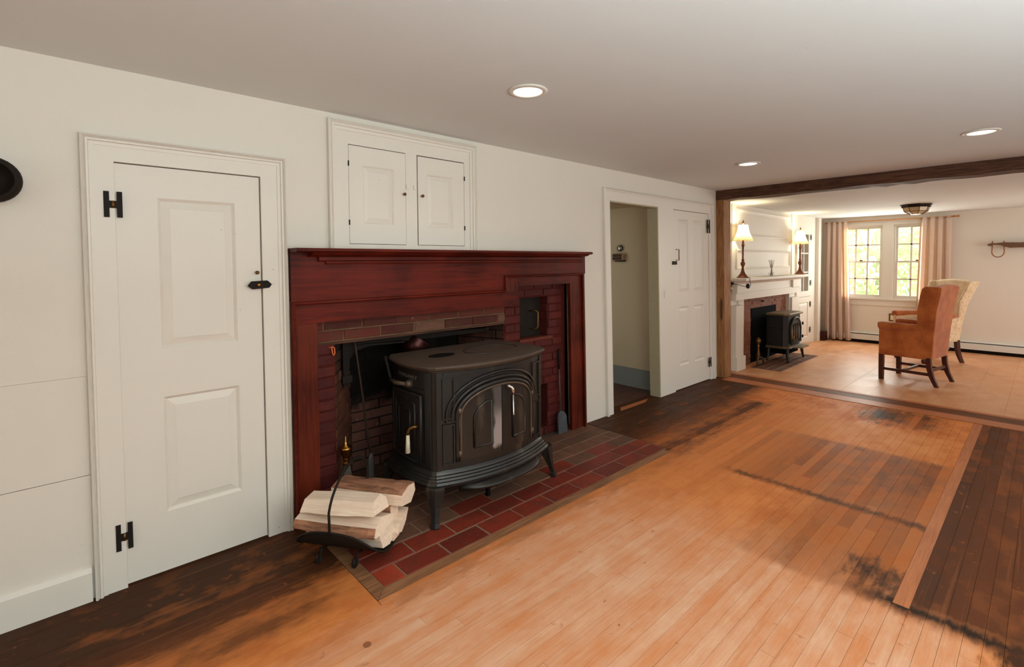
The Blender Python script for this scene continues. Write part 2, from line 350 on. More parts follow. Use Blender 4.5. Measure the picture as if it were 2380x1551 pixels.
# ------------------------------------------------------------------ building helpers
ORI = {}
def newell(vs):
    n = Vector((0, 0, 0))
    for i in range(len(vs)):
        a, b = vs[i], vs[(i+1) % len(vs)]
        n += Vector(((a[1]-b[1])*(a[2]+b[2]), (a[2]-b[2])*(a[0]+b[0]), (a[0]-b[0])*(a[1]+b[1])))
    return n
def lean(x):
    k = min(1, max(0, (x-2.3)/1.2)); k = k*k*(3-2*k)
    k2 = min(1, max(0, (x-3.6)/1.9))
    return 0.058*k + 0.02*k2
def warpf(v): return (v[0]+lean(v[0])*(1-v[2]/1.9), v[1], v[2])   # the old frame leans a little towards the stair end
class MB:
    def __init__(s): s.v = []; s.f = []; s.m = []; s.sm = []; s.mi = 0
    def add(s, vs, fs, smooth=False):
        o = len(s.v); s.v += [tuple(v) for v in vs]
        for f in fs: s.f.append([o+i for i in f]); s.m.append(s.mi); s.sm.append(smooth)
        return s
    def box(s, x0, x1, y0, y1, z0, z1):
        if x0 > x1: x0, x1 = x1, x0
        if y0 > y1: y0, y1 = y1, y0
        if z0 > z1: z0, z1 = z1, z0
        return s.add([(x0,y0,z0),(x1,y0,z0),(x1,y1,z0),(x0,y1,z0),(x0,y0,z1),(x1,y0,z1),(x1,y1,z1),(x0,y1,z1)],
            [(3,2,1,0),(4,5,6,7),(0,1,5,4),(1,2,6,5),(2,3,7,6),(3,0,4,7)])
    def hexa(s, b, t):
        return s.add(list(b)+list(t), [(3,2,1,0),(4,5,6,7),(0,1,5,4),(1,2,6,5),(2,3,7,6),(3,0,4,7)])
    def prism(s, poly, a, b, axis='y', smooth=False):
        """poly in the plane across the axis; x: (y,z), y: (x,z), z: (x,y)"""
        def mk(p, t):
            return {'y': (p[0], t, p[1]), 'x': (t, p[0], p[1]), 'z': (p[0], p[1], t)}[axis]
        n = len(poly); vs = [mk(p, a) for p in poly]+[mk(p, b) for p in poly]
        fs = [tuple(range(n))[::-1], tuple(range(n, 2*n))]
        o = len(s.f); s.add(vs, fs)
        s.add(vs, [(i, (i+1) % n, n+(i+1) % n, n+i) for i in range(n)], smooth)
        return s
    def rings(s, rs, smooth=True, cap0=True, cap1=True, closed=True):
        n = len(rs[0]); vs = [p for r in rs for p in r]; fs = []
        for k in range(len(rs)-1):
            for i in range(n if closed else n-1):
                j = (i+1) % n; fs.append((k*n+i, k*n+j, (k+1)*n+j, (k+1)*n+i))
        s.add(vs, fs, smooth)
        if cap0: s.add(rs[0], [tuple(range(n))[::-1]])
        if cap1: s.add(rs[-1], [tuple(range(n))])
        return s
    def tube(s, pts, r, n=8, flat=None):
        pts = [Vector(p) for p in pts]; rs = []; R = r if isinstance(r, (list, tuple)) else [r]*len(pts); ref = None
        for i, p in enumerate(pts):
            d = (pts[min(i+1, len(pts)-1)]-pts[max(i-1, 0)]).normalized()
            if ref is None:
                ref = Vector((0, 0, 1)) if abs(d.z) < 0.9 else Vector((1, 0, 0))
            a = d.cross(ref)
            if a.length < 1e-6: a = d.orthogonal()
            a.normalize(); b = d.cross(a).normalized(); ref = -b if False else ref
            ref = a.cross(d).normalized()
            f = flat or 1.0
            rs.append([tuple(p + a*cos(2*pi*k/n)*R[i] + b*sin(2*pi*k/n)*R[i]*f) for k in range(n)])
        return s.rings(rs)
    def lathe(s, prof, c=(0, 0, 0), n=20, axis='z', smooth=True):
        rs = []
        for r, h in prof:
            ring = []
            for k in range(n):
                a = 2*pi*k/n; x, y = r*cos(a), r*sin(a)
                ring.append({'z': (c[0]+x, c[1]+y, c[2]+h), 'y': (c[0]+x, c[1]-h, c[2]+y), 'x': (c[0]+h, c[1]+x, c[2]+y)}[axis])
            rs.append(ring)
        return s.rings(rs, smooth)
    def slab_xz(s, x0, x1, z0, z1, y0, y1, holes):
        xs = sorted({x0, x1, *[v for h in holes for v in h[:2]]}); zs = sorted({z0, z1, *[v for h in holes for v in h[2:4]]})
        xs = [v for v in xs if x0 <= v <= x1]; zs = [v for v in zs if z0 <= v <= z1]
        def solid(i, j):
            if i < 0 or j < 0 or i >= len(xs)-1 or j >= len(zs)-1: return False
            cx, cz = (xs[i]+xs[i+1])/2, (zs[j]+zs[j+1])/2
            return not any(h[0] < cx < h[1] and h[2] < cz < h[3] for h in holes)
        for i in range(len(xs)-1):
            for j in range(len(zs)-1):
                if not solid(i, j): continue
                a, b, c, d = xs[i], xs[i+1], zs[j], zs[j+1]
                s.add([(a,y0,c),(b,y0,c),(b,y0,d),(a,y0,d)], [(0,1,2,3)]); s.add([(a,y1,c),(b,y1,c),(b,y1,d),(a,y1,d)], [(3,2,1,0)])
                if not solid(i-1, j): s.add([(a,y0,c),(a,y1,c),(a,y1,d),(a,y0,d)], [(3,2,1,0)])
                if not solid(i+1, j): s.add([(b,y0,c),(b,y1,c),(b,y1,d),(b,y0,d)], [(0,1,2,3)])
                if not solid(i, j-1): s.add([(a,y0,c),(b,y0,c),(b,y1,c),(a,y1,c)], [(3,2,1,0)])
                if not solid(i, j+1): s.add([(a,y0,d),(b,y0,d),(b,y1,d),(a,y1,d)], [(0,1,2,3)])
        return s
    def warp(s): s.v = [warpf(v) for v in s.v]; return s
    def swapxy(s, X):
        """xz-plane geometry built facing -y, turned to face -x and standing at x=X (y runs the other way)"""
        s.v = [(X+v[1], -v[0], v[2]) for v in s.v]; return s
    def build(s, name, mat, parent=None, label=None, cat=None, group=None, kind=None, bevel=0.0, local=False, recalc=True):
        off = Vector((0, 0, 0))
        if parent is not None: off = ORI.get(parent.name, Vector((0, 0, 0)))
        if local: off = Vector((0, 0, 0))
        if parent is None and not local:
            xs = [v[0] for v in s.v]; ys = [v[1] for v in s.v]; zs = [v[2] for v in s.v]
            off = Vector(((min(xs)+max(xs))/2, (min(ys)+max(ys))/2, min(zs)))
        me = bpy.data.meshes.new(name)
        me.from_pydata([(v[0]-off[0], v[1]-off[1], v[2]-off[2]) for v in s.v], [], s.f)
        mats = mat if isinstance(mat, (list, tuple)) else [mat]
        for m in mats: me.materials.append(m)
        me.polygons.foreach_set('material_index', s.m); me.polygons.foreach_set('use_smooth', s.sm)
        bm = bmesh.new(); bm.from_mesh(me); bmesh.ops.remove_doubles(bm, verts=bm.verts, dist=1e-5)
        if recalc: bmesh.ops.recalc_face_normals(bm, faces=bm.faces)
        if bevel > 0:
            ed = [e for e in bm.edges if len(e.link_faces) == 2 and e.calc_face_angle(0) > 0.6]
            bmesh.ops.bevel(bm, geom=ed, offset=bevel, segments=2 if bevel > 0.006 else 1, affect='EDGES', profile=0.5)
        bm.to_mesh(me); bm.free()
        o = bpy.data.objects.new(name, me); COL.objects.link(o)
        if parent is not None:
            o.parent = parent
            ORI[o.name] = ORI.get(parent.name, Vector((0, 0, 0))).copy()
        else:
            o.location = off; ORI[o.name] = off.copy()
        tag(o, label, cat, group, kind)
        return o
def tag(o, label=None, cat=None, group=None, kind=None):
    if label: o['label'] = label
    if cat: o['category'] = cat
    if group: o['group'] = group
    if kind: o['kind'] = kind
def empty(name, loc, label=None, cat=None, group=None, kind=None, rz=0.0, parent=None):
    o = bpy.data.objects.new(name, None); COL.objects.link(o); o.location = loc; o.rotation_euler = (0, 0, rz)
    o.empty_display_size = 0.1; ORI[o.name] = Vector(loc); tag(o, label, cat, group, kind); return o
def copy_tree(o, parent=None):
    c = o.copy(); COL.objects.link(c); c.parent = parent
    for ch in list(o.children): copy_tree(ch, c)
    return c
def B(*a): return MB().box(*a)

# raised and fielded panel filling a hole, seen from -y
def raised(x0, x1, z0, z1, yf, m1=0.012, m2=0.03, rec=0.012, fld=0.004):
    mb = MB()
    def ring(i, y): return [(x0+i, y, z0+i), (x1-i, y, z0+i), (x1-i, y, z1-i), (x0+i, y, z1-i)]
    mb.rings([ring(-0.002, yf+rec+0.02), ring(-0.002, yf), ring(m1*0.5, yf+rec*0.5), ring(m1, yf+rec), ring(m1+m2, yf+fld), ring(m1+m2+0.002, yf+fld-0.001)], smooth=False)
    return mb
def casing_frame(mb, x0, x1, z1, yb, w, z0=0.0, prof=((0, 0.0), (0.0, -0.028), (0.18, -0.034), (0.34, -0.020), (0.42, -0.026), (0.60, -0.026), (0.66, -0.016), (1.0, -0.016), (1.0, 0.0)), bottom=False):
    """mitred moulded architrave: outer rect x0..x1, top z1, width w inwards; profile (fraction inwards, y)"""
    rs = []
    for f, y in prof:
        i = f*w
        if bottom: rs.append([(x0+i, yb+y, z0+i), (x0+i, yb+y, z1-i), (x1-i, yb+y, z1-i), (x1-i, yb+y, z0+i)])
        else: rs.append([(x0+i, yb+y, z0), (x0+i, yb+y, z1-i), (x1-i, yb+y, z1-i), (x1-i, yb+y, z0)])
    mb.rings(rs, smooth=False, cap0=False, cap1=False, closed=bottom)
    if not bottom:
        mb.add([r[0] for r in rs], [tuple(range(len(rs)))]); mb.add([r[3] for r in rs], [tuple(range(len(rs)))])
    return mb

# ================================================================== SETTING
H1, H2, XB, XF, YR = 2.15, 2.05, 5.55, 9.69, -4.6
# ---- left wall of the near room
D1 = (0.172, 0.724, 0.0, 1.772)          # cupboard door
FP = (0.93, 3.06, 0.0, 1.20)             # hole behind the wooden surround
CU = (1.168, 1.951, 1.457, 1.999)        # wall cupboard
DW = (3.515, 4.295, 0.0, 1.88)           # open doorway
D2 = (4.583, 5.352, 0.0, 1.876)          # far panelled door
wl = MB().slab_xz(-3.0, 5.55, 0.0, H1, 0.0, 0.10, [(-3.1, 0.075, -0.01, 0.9075), D1, FP, CU, DW, D2]).warp().build('wall_left', M_WALL, kind='structure', label='long white painted wall with the fireplace and doors', cat='wall')
# boards of the wall left of the cupboard door
for (z0, z1) in ((0.0, 0.5055), (0.5080, 0.9065)):
    B(-3.0, 0.0745, 0.001, 0.10, z0, z1).build('board', M_WALL, wl)
bb = MB().prism([(-0.0, 0.0), (-0.022, 0.0), (-0.022, 0.118), (-0.012, 0.135), (0, 0.14)], -3.0, 0.06, 'x').build('baseboard_left', M_TRIM, kind='structure', label='white baseboard left of the cupboard door', cat='baseboard')
# black space behind closets
for nm, h, d in (('closet_void', D1, 0.14), ('closet_void', CU, 0.3), ('closet_void', D2, 0.14)):
    MB().box(h[0]-0.01, h[1]+0.01, 0.101, 0.10+d, h[2], h[3]+0.01).warp().build('backing', M_DARK, wl)
# ---- door 1
def door(name, X, stiles, panels, y0=0.0, thick=0.035, mat=M_TRIM, hinges=(), label='', gap=0.004, bot=0.008):
    x0, x1, z0, z1 = X
    base = Vector(((x0+x1)/2, y0, 0))
    d = empty(name, base, label, 'door', kind='structure')
    MB().slab_xz(x0+gap*(0.3 if name == 'door_1' else 0.6), x1-gap*(1.0 if name == 'door_1' else 0.5), z0+bot, z1-gap, y0, y0+thick, panels).warp().build('door_leaf', mat, d, bevel=0.0)
    for p in panels: raised(*p, y0).warp().build('panel', mat, d)
    return d
P1 = [(0.315, 0.612, 0.985, 1.637), (0.315, 0.612, 0.268, 0.775)]
door_1 = door('door_1', D1, 0, P1, 0.002, label='white two panel cupboard door left of the fireplace with black hinges')
fr = MB(); casing_frame(fr, 0.068, 0.838, 1.872, 0.0, 0.040)
fr.slab_xz(0.108, 0.798, 0.0, 1.832, -0.012, 0.0, [D1])
fr.warp().build('trim_1', M_TRIM, kind='structure', label='white moulded casing round the left cupboard door', cat='trim')
def h_hinge(xc, z0, z1, w, y, mat=M_BLKMET, faceoff=0.0, knuckle=M_COPPER):
    """H shaped strap hinge on plane y"""
    out = []
    mb = MB(); a = w*0.30
    mb.box(xc-w/2, xc-w/2+a, y-0.004, y, z0, z1); mb.box(xc+w/2-a, xc+w/2, y-0.004, y, z0, z1)
    zc = (z0+z1)/2; hh = (z1-z0)*0.14
    mb.box(xc-w/2+a, xc+w/2-a, y-0.004, y, zc-hh, zc+hh)
    k = MB().lathe([(w*0.09, zc-hh), (w*0.09, zc+hh)], (xc, y-0.003, 0), 8)
    return mb, k
def put_hinge(parent, xc, z0, z1, w, y=-0.012):
    mb, k = h_hinge(xc, z0, z1, w, y); h = mb.warp().build('hinge', M_BLKMET, parent, 'black iron H hinge'); k.warp().build('knuckle', M_BRASSD, h)
put_hinge(door_1, 0.166, 1.545, 1.650, 0.060); put_hinge(door_1, 0.166, 0.165, 0.275, 0.056)
# turn latch
mb = MB().prism([(0.655, 1.247), (0.672, 1.268), (0.742, 1.271), (0.762, 1.252), (0.750, 1.235), (0.675, 1.230)], -0.024, -0.012, 'y')
lt = mb.build('latch', M_BLKMET, door_1, 'black iron turn latch', bevel=0.002)
MB().lathe([(0.0, 0.006), (0.007, 0.005), (0.009, 0.0)][::-1], (0.702, -0.024, 1.250), 12, 'y').build('screw', M_BRASS, lt, 'brass screw')
MB().lathe([(0.004, 0.0), (0.004, 0.012), (0.009, 0.014), (0.008, 0.022), (0.0, 0.024)], (0.700, 0.002, 1.310), 12, 'y').build('knob', M_BRASSD, door_1, 'small brass knob')
# ---- over-mantel wall cupboard
cu = MB(); casing_frame(cu, 1.055, 2.045, 2.118, 0.0, 0.05, z0=1.428)
cu.slab_xz(1.105, 1.995, 1.43, 2.07, -0.010, 0.0, [(1.168, 1.520, 1.457, 1.999), (1.596, 1.951, 1.457, 1.999)])
cup = empty('wall_cupboard', (1.55, 0, 1.43), 'white built-in wall cupboard with two panelled doors above the red mantel', 'cupboard')
cu.warp().build('frame', M_TRIM, cup); B(1.525, 1.590, 0.0, 0.02, 1.457, 1.999).build('stile', M_TRIM, cup)
for (a, b, pa, kx, hx, g0, g1) in ((1.168, 1.520, (1.252, 1.440, 1.572, 1.893), 1.505, 1.168, 0.0025, 0.001), (1.598, 1.951, (1.668, 1.860, 1.568, 1.890), 1.628, 1.951, 0.006, 0.002)):
    d = MB().slab_xz(a+g0, b-g1, 1.460, 1.996-g0/2, -0.009, 0.016, [pa]).warp().build('door', M_TRIM, cup)
    raised(*pa, -0.009, 0.008, 0.022, 0.010, 0.003).warp().build('panel', M_TRIM, d)
    MB().lathe([(0.004, 0.0), (0.004, 0.010), (0.009, 0.014), (0.009, 0.020), (0.0, 0.025)], (kx, -0.009, 1.755), 12, 'y').build('knob', M_GOLDLT, d, 'small dark wooden knob')
    for zc in (1.895, 1.575): MB().lathe([(0.0035, -0.014), (0.0035, 0.014)], (hx, -0.013, zc), 8).build('hinge', M_BLKMET, d, 'black butt hinge knuckle')
for x in (1.528, 1.578):
    MB().prism([(x-0.008, 1.790), (x+0.012, 1.788), (x+0.013, 1.812), (x-0.006, 1.815)], -0.018, -0.010, 'y').build('turn_button', M_TRIM, cup)
# ---- open doorway casing, shared with the far door
c3 = MB()
c3.slab_xz(3.455, 5.400, 0.0, 1.955, -0.012, 0.0, [(DW[0]-0.0, DW[1], -0.01, DW[3]), (D2[0], D2[1], -0.01, D2[3])])
casing_frame(c3, 3.420, 5.440, 1.987, 0.0, 0.038)
c3.warp().build('trim_2', M_TRIM, kind='structure', label='white casing framing the open doorway and the far panelled door', cat='trim')
jb = MB(); jb.box(DW[0]-0.0, DW[0]+0.012, -0.008, 0.101, 0, DW[3]); jb.box(DW[1]-0.012, DW[1]+0.0, -0.010, 0.101, 0, DW[3]); jb.box(DW[0]+0.012, DW[1]-0.012, -0.008, 0.101, DW[3]-0.012, DW[3])
jb.warp().build('trim_3', M_JAMB, kind='structure', label='beige painted jamb lining the open doorway', cat='trim')
P2 = [(4.715, 4.885, 1.19, 1.79), (5.035, 5.245, 1.19, 1.79), (4.715, 4.885, 0.30, 1.02), (5.035, 5.245, 0.30, 1.02)]
P2 = [(4.690, 4.900, 1.02, 1.785), (5.010, 5.235, 1.02, 1.785), (4.690, 4.900, 0.255, 0.870), (5.010, 5.235, 0.255, 0.870)]
door_2 = door('door_2', D2, 0, P2, 0.0, label='white four panel door beside the timber post with dark H hinges')
put_hinge(door_2, 5.335, 1.66, 1.81, 0.070); put_hinge(door_2, 5.335, 0.15, 0.26, 0.060)
MB().tube([(4.640, 0, 1.36), (4.640, -0.035, 1.36), (4.640, -0.035, 1.47), (4.640, 0, 1.47)], 0.005, 6).warp().build('handle', M_BRASSD, door_2, 'thin bronze pull handle')
MB().box(4.545, 4.625, -0.022, -0.010, 1.315, 1.350).warp().build('latch', M_BLKMET, door_2, 'small dark box latch')
MB().box(4.385, 4.42, -0.020, -0.012, 0.99, 1.06).warp().build('strike_plate', M_TRIM, wl)

# ---- hallway behind the doorway
HX = 4.53
hw = MB().box(HX, HX+0.08, 0.10, 2.6, -0.05, 1.93).build('wall_hall', M_HALL, kind='structure', label='beige hallway wall seen through the open doorway', cat='wall')
B(HX-0.012, HX, 0.10, 2.6, -0.002, 0.20).build('baseboard_hall', M_HGREY, kind='structure', label='wide grey baseboard in the hallway', cat='baseboard')
B(3.3, HX+0.08, 0.10, 2.6, 1.93, 1.97).build('ceiling_hall', M_HALL, kind='structure', label='low hallway ceiling', cat='ceiling')
B(3.30, 3.38, 0.10, 2.6, 0, 1.93).build('wall_hall_left', M_HALL, kind='structure', label='hidden hallway side wall', cat='wall')
B(3.38, HX, 2.52, 2.6, 0, 1.93).build('wall_hall_end', M_HALL, kind='structure', label='end wall of the hallway', cat='wall')
area('hall_daylight', (3.45, 1.4, 1.2), (radians(90), 0, radians(-90)), 0.9, 1.4, 4.5, (1.0, 0.96, 0.88))  # unseen lamp added to brighten the hall wall
hf = B(3.3, HX, 0.105, 2.6, -0.03, -0.012).build('floor_hall', M_DARK, kind='structure', label='dark hallway floor', cat='floor')
for k in range(9):
    B(3.3, HX-0.013, 0.12+k*0.13, 0.247+k*0.13, -0.012, -0.002).build('plank', wood('hall_floor', (52, 26, 16), (92, 50, 32), 0, 0.4) if k == 0 else MATS['hall_floor'], hf)
MB().hexa([(3.70, 0.0, 0.0), (4.10, 0.0, 0.0), (4.22, 0.05, 0.0), (3.78, 0.06, 0.0)], [(3.70, 0.0, 0.002), (4.10, 0.0, 0.002), (4.22, 0.05, 0.002), (3.78, 0.06, 0.002)]).build('worn_sill', M_STRIP, hf, 'worn pale strip of the sill')
# thermostat and wooden switch box on the hallway wall
th = empty('thermostat', (HX, 0.583, 1.497), 'round silver thermostat on the hallway wall', 'thermostat')
MB().lathe([(0.034, -0.004), (0.036, -0.010), (0.034, -0.022)], (HX, 0.583, 1.497), 24, 'x').build('ring', M_STEEL, th)
MB().lathe([(0.030, -0.022), (0.024, -0.032), (0.0, -0.034)], (HX, 0.583, 1.497), 24, 'x').build('cover', M_CHROME, th)
sb = empty('chime_box', (HX, 0.59, 1.40), 'small brown wooden box below the round thermostat in the hallway', 'wall box')
B(HX-0.045, HX-0.001, 0.52, 0.66, 1.362, 1.436).build('case', M_TAN, sb, bevel=0.003)
B(HX-0.052, HX-0.045, 0.545, 0.655, 1.402, 1.430).build('slat', M_RUST, sb); B(HX-0.052, HX-0.045, 0.545, 0.655, 1.370, 1.397).build('slat', M_RUST, sb)
B(HX-0.050, HX-0.001, 0.52, 0.63, 1.350, 1.361).build('base', M_BLKMET, sb)

# ---- ceilings
B(-3.0, XB+0.02, YR, 0.10, H1, H1+0.1).build('ceiling', M_CEIL, kind='structure', label='smooth off-white ceiling of the near room', cat='ceiling')
B(XB+0.16, XF+0.12, YR, 0.25, H2, H2+0.2).build('ceiling_far', M_CEIL, kind='structure', label='lower ceiling of the far room', cat='ceiling')
# ---- beam and post
bm_ = MB(); N = 44; rs = []
for k in range(N+1):
    y = 0.04 + (YR-0.04)*k/N; j = lambda s: random.uniform(-s, s)
    rs.append([(XB+j(.004), y, 2.045+j(.006)), (XB+0.18+j(.003), y, 2.040+j(.006)), (XB+0.18, y, H1+0.05), (XB+j(.002), y, H1+0.05)])
bm_.rings(rs, smooth=False); bm_.build('beam_trim', M_BEAM, kind='structure', label='dark hewn ceiling beam between the two rooms', cat='beam')
po = MB(); rs = []
for k in range(23):
    z = 2.045*k/22; lx = 0.055*(1-z/2.05); j = lambda s: random.uniform(-s, s); e = 0.02 if 1.05 < z < 1.5 else 0.0
    rs.append([(XB+lx+j(.003), -0.090+j(.003), z), (XB+lx+0.17, -0.090, z), (XB+lx+0.17, 0.03, z), (XB+lx-j(.003), 0.012+j(.004), z)])
po.rings(rs, smooth=False); post = po.build('post_trim', M_POST, kind='structure', label='light brown hewn timber post under the beam', cat='post')
pb = MB(); rs = []
for k in range(23):
    z = 2.045*k/22; lx = 0.055*(1-z/2.05); e = -0.018 if 1.13 < z < 1.47 else (0.001 if z > 1.5 else 0.002+random.uniform(0, .006))
    rs.append([(XB+lx-0.006+e, 0.010, z), (XB+lx+0.004, 0.008, z), (XB+lx+0.004, 0.035, z), (XB+lx-0.006+e, 0.035, z)])
pb.rings(rs, smooth=False).build('bark_edge', M_POSTD, post, 'dark waney edge')
MB().prism([(-0.062, 0.66), (-0.048, 0.70), (-0.045, 0.88), (-0.055, 0.93), (-0.066, 0.88), (-0.068, 0.70)], XB+0.028, XB+0.045, 'x').build('mortise', M_POSTD, post, 'dark old mortise')

# ---- floor of the near room: strip planks
fl = B(-3.0, 5.62, YR, 0.10, -0.06, -0.0055).build('floor', M_GAP, kind='structure', label='worn strip plank floor of the near room', cat='floor')
PW = 0.0525; y = -2.253+PW*44
HE = (0.955, 3.20, -0.745)
rows = []
k = 0
while y - PW > -2.86:
    rows.append((y-PW, y)); y -= PW; k += 1
def planks(x0, x1, ya, yb, mat=M_FLOOR):
    x = x0
    while x < x1-0.01:
        L = random.uniform(1.3, 2.9); e = min(x1, x+L)
        if x1-e < 0.5: e = x1
        dz = random.uniform(-0.0006, 0.0006)
        B(x+0.0005, e-0.0005, ya+0.0005, yb-0.0005, -0.005, 0.0+dz).build('plank', mat, fl)
        x = e
for (ya, yb) in rows:
    if ya > 0.0: continue
    yb2 = min(yb, 0.0)
    if yb2-ya < 0.01: continue
    left0 = -0.75 if ya < -0.4 else -0.75
    xend = 5.50
    if yb2 > HE[2]-0.058 and ya < HE[2]-0.058:
        planks(-0.75, HE[0]-0.058, ya, yb2); planks(HE[0]-0.056, xend, ya, HE[2]-0.060); planks(HE[1]-0.048, xend, HE[2]-0.060, yb2)
    elif ya >= HE[2]-0.058:
        planks(-0.75, HE[0]-0.058, ya, yb2)
        planks(HE[1]+0.002, xend, ya, yb2)
    elif abs(yb-(-2.2005)) < 0.004:
        planks(-0.75, 2.38, ya, yb2); planks(2.38, xend, ya, yb2, M_STRIP)
    else: planks(-0.75, xend, ya, yb2)
B(-3.0, -0.75, YR, 0.0, -0.005, -0.0005).build('plank_field', M_FLOOR, fl, kind='stuff'); B(-0.75, 5.50, YR, rows[-1][0], -0.005, -0.0005).build('plank_field', M_FLOOR, fl, kind='stuff')
# doorway sill boards
B(DW[0]+0.02, DW[1]+0.03, 0.0, 0.11, -0.005, -0.001).build('sill_board', M_FLOOR, fl)
# hearth border with the mitred corner
MB().prism([(HE[0]-0.056, HE[2]-0.058), (HE[0]-0.001, HE[2]-0.001), (HE[0]-0.001, -0.005), (HE[0]-0.056, -0.005)], -0.005, 0.001, 'z').build('border_board', M_BORDER, fl)
MB().prism([(HE[0]-0.055, HE[2]-0.060), (HE[1]-0.05, HE[2]-0.060), (HE[1]-0.05, HE[2]-0.001), (HE[0], HE[2]-0.001)], -0.005, 0.001, 'z').build('border_board', M_BORDER, fl)
# threshold boards between the rooms
for (xa, xb, dz, m) in ((5.503, 5.545, 0.004, M_STRIP), (5.547, 5.690, 0.001, M_THRESHO), (5.692, 5.875, 0.0, M_THRESH), (5.877, 5.935, 0.003, M_THRESHO)):
    B(xa, xb, YR, -0.10 if xb < 5.8 else 0.02, -0.005, dz).build('threshold_board', m, fl)
ff = B(5.62, XF+0.1, YR, 0.6, -0.06, -0.0055).build('floor_far', M_GAP, kind='structure', label='orange brown wide board floor of the far room', cat='floor')
yy = 0.048
while yy > YR:
    x = 5.937; w = 0.24
    while x < XF:
        e = min(XF, x+random.uniform(1.6, 2.6))
        if XF-e < 0.6: e = XF
        B(x+0.001, e-0.001, max(yy-w, YR)+0.0004, yy-0.0004, -0.005, random.uniform(-.0005, .0005)).build('board', M_FFLOOR, ff); x = e
    yy -= w

# ---- hidden side of the near room
B(-3.1, -3.0, YR, 0.1, 0, H1).build('wall_rear', M_WALL, kind='structure', label='end wall of the near room behind the camera', cat='wall')
B(-3.1, XB+0.1, YR-0.1, YR, 0, H1).build('wall_right', M_WALL, kind='structure', label='wall of the near room opposite the fireplace', cat='wall')
B(XB+0.1, XF+0.1, YR-0.1, YR, 0, H1).build('wall_right_far', M_FARW, kind='structure', label='side wall of the far room opposite its fireplace', cat='wall')

# ================================================================== FIREPLACE BRICKWORK
fp = empty('fireplace', (1.95, 0.1, 0), 'old walk-in brick fireplace with bake oven, painted dark red', 'fireplace')
YB = 0.05
def bricks(parent, us, vs, fmap, depth, mat, L=0.215, Hh=0.060, joint=0.008, halves=True, skip=None, jit=0.004, name='brick', seed=0, off=0.0):
    """courses of bricks over the rectangle us x vs; fmap(u, v, d) -> world point; d is depth out of the face"""
    rnd = random.Random(seed); v = vs[0]; row = 0
    n = max(1, round((vs[1]-vs[0])/Hh)); hh = (vs[1]-vs[0])/n
    for row in range(n):
        v0 = vs[0]+row*hh+joint/2; v1 = v0+hh-joint
        u = us[0] - (L/2 if (row % 2 and halves) else 0) - off
        while u < us[1]-0.005:
            a = max(us[0], u)+joint/2; b = min(us[1], u+L*rnd.uniform(0.93, 1.07) if False else u+L)-joint/2; u += L
            if b-a < 0.02: continue
            cu_, cv_ = (a+b)/2, (v0+v1)/2
            if skip and skip(cu_, cv_, a, b): continue
            d = depth + rnd.uniform(-jit, jit); j = lambda: rnd.uniform(-0.0015, 0.0015)
            e = 0.003
            back = [fmap(a, v0, -0.02), fmap(b, v0, -0.02), fmap(b, v1, -0.02), fmap(a, v1, -0.02)]
            mid = [fmap(a+j(), v0+j(), d-e), fmap(b+j(), v0+j(), d-e), fmap(b+j(), v1+j(), d-e), fmap(a+j(), v1+j(), d-e)]
            top = [fmap(a+e, v0+e, d+j()), fmap(b-e, v0+e, d+j()), fmap(b-e, v1-e, d+j()), fmap(a+e, v1-e, d+j())]
            mb = MB().rings([back, mid, top], smooth=False)
            m = mat(cu_, cv_, rnd) if callable(mat) else mat
            mb.build(name, m, parent)
face = lambda u, v, d: (u, YB-d, v)
# mortar beds (solid masses behind the bricks)
mb = MB()
mb.box(0.93, 1.10, YB+0.004, 0.40, 0, 0.915)            # left pier
mb.box(0.93, 2.34, YB+0.004, 0.40, 0.925, 1.30)         # above the opening
mb.slab_xz(2.34, 3.00, 0, 1.30, YB+0.004, 0.14, [(2.50, 2.80, 0.775, 1.085), (2.60, 2.79, 0.06, 0.40)])
mb.build('mortar_bed', M_MORTARR, fp)
B(0.985, 2.345, YB+0.0015, YB+0.004, 0.921, 1.05).build('mortar_bed', simple('lintel_mortar', (112, 84, 64), 0.9, var=0.6, scale=12), fp, 'pale crumbling mortar')
bricks(fp, (0.985, 1.10), (0.0, 0.915), face, 0.003, M_BRICK, seed=1)
bricks(fp, (0.985, 2.35), (0.925, 1.045), face, 0.003, lambda u, v, r: (M_BRICKL if r.random() < 0.85 else M_HBRICKD), L=0.225, seed=2, off=0.06)
B(0.985, 2.36, YB-0.004, YB+0.10, 0.908, 0.920).build('lintel_bar', M_LBAR, fp, 'thin wooden strip under the lintel bricks')
inov = lambda u, v, a, b: (b > 2.502 and a < 2.798 and 0.772 < v < 1.088) or (b > 2.602 and a < 2.788 and 0.06 < v < 0.40)
def rightface(us, vs, seed, skip=None): bricks(fp, us, vs, face, 0.003, M_BRICK, L=0.20, seed=seed, skip=skip)
rightface((2.345, 2.955), (0.0, 0.06), 3); rightface((2.345, 2.60), (0.06, 0.40), 4); rightface((2.79, 2.955), (0.06, 0.40), 5)
rightface((2.345, 2.955), (0.40, 0.755), 6); rightface((2.345, 2.50), (0.775, 1.085), 7); rightface((2.80, 2.955), (0.775, 1.085), 8)
rightface((2.345, 2.955), (1.09, 1.20), 9)
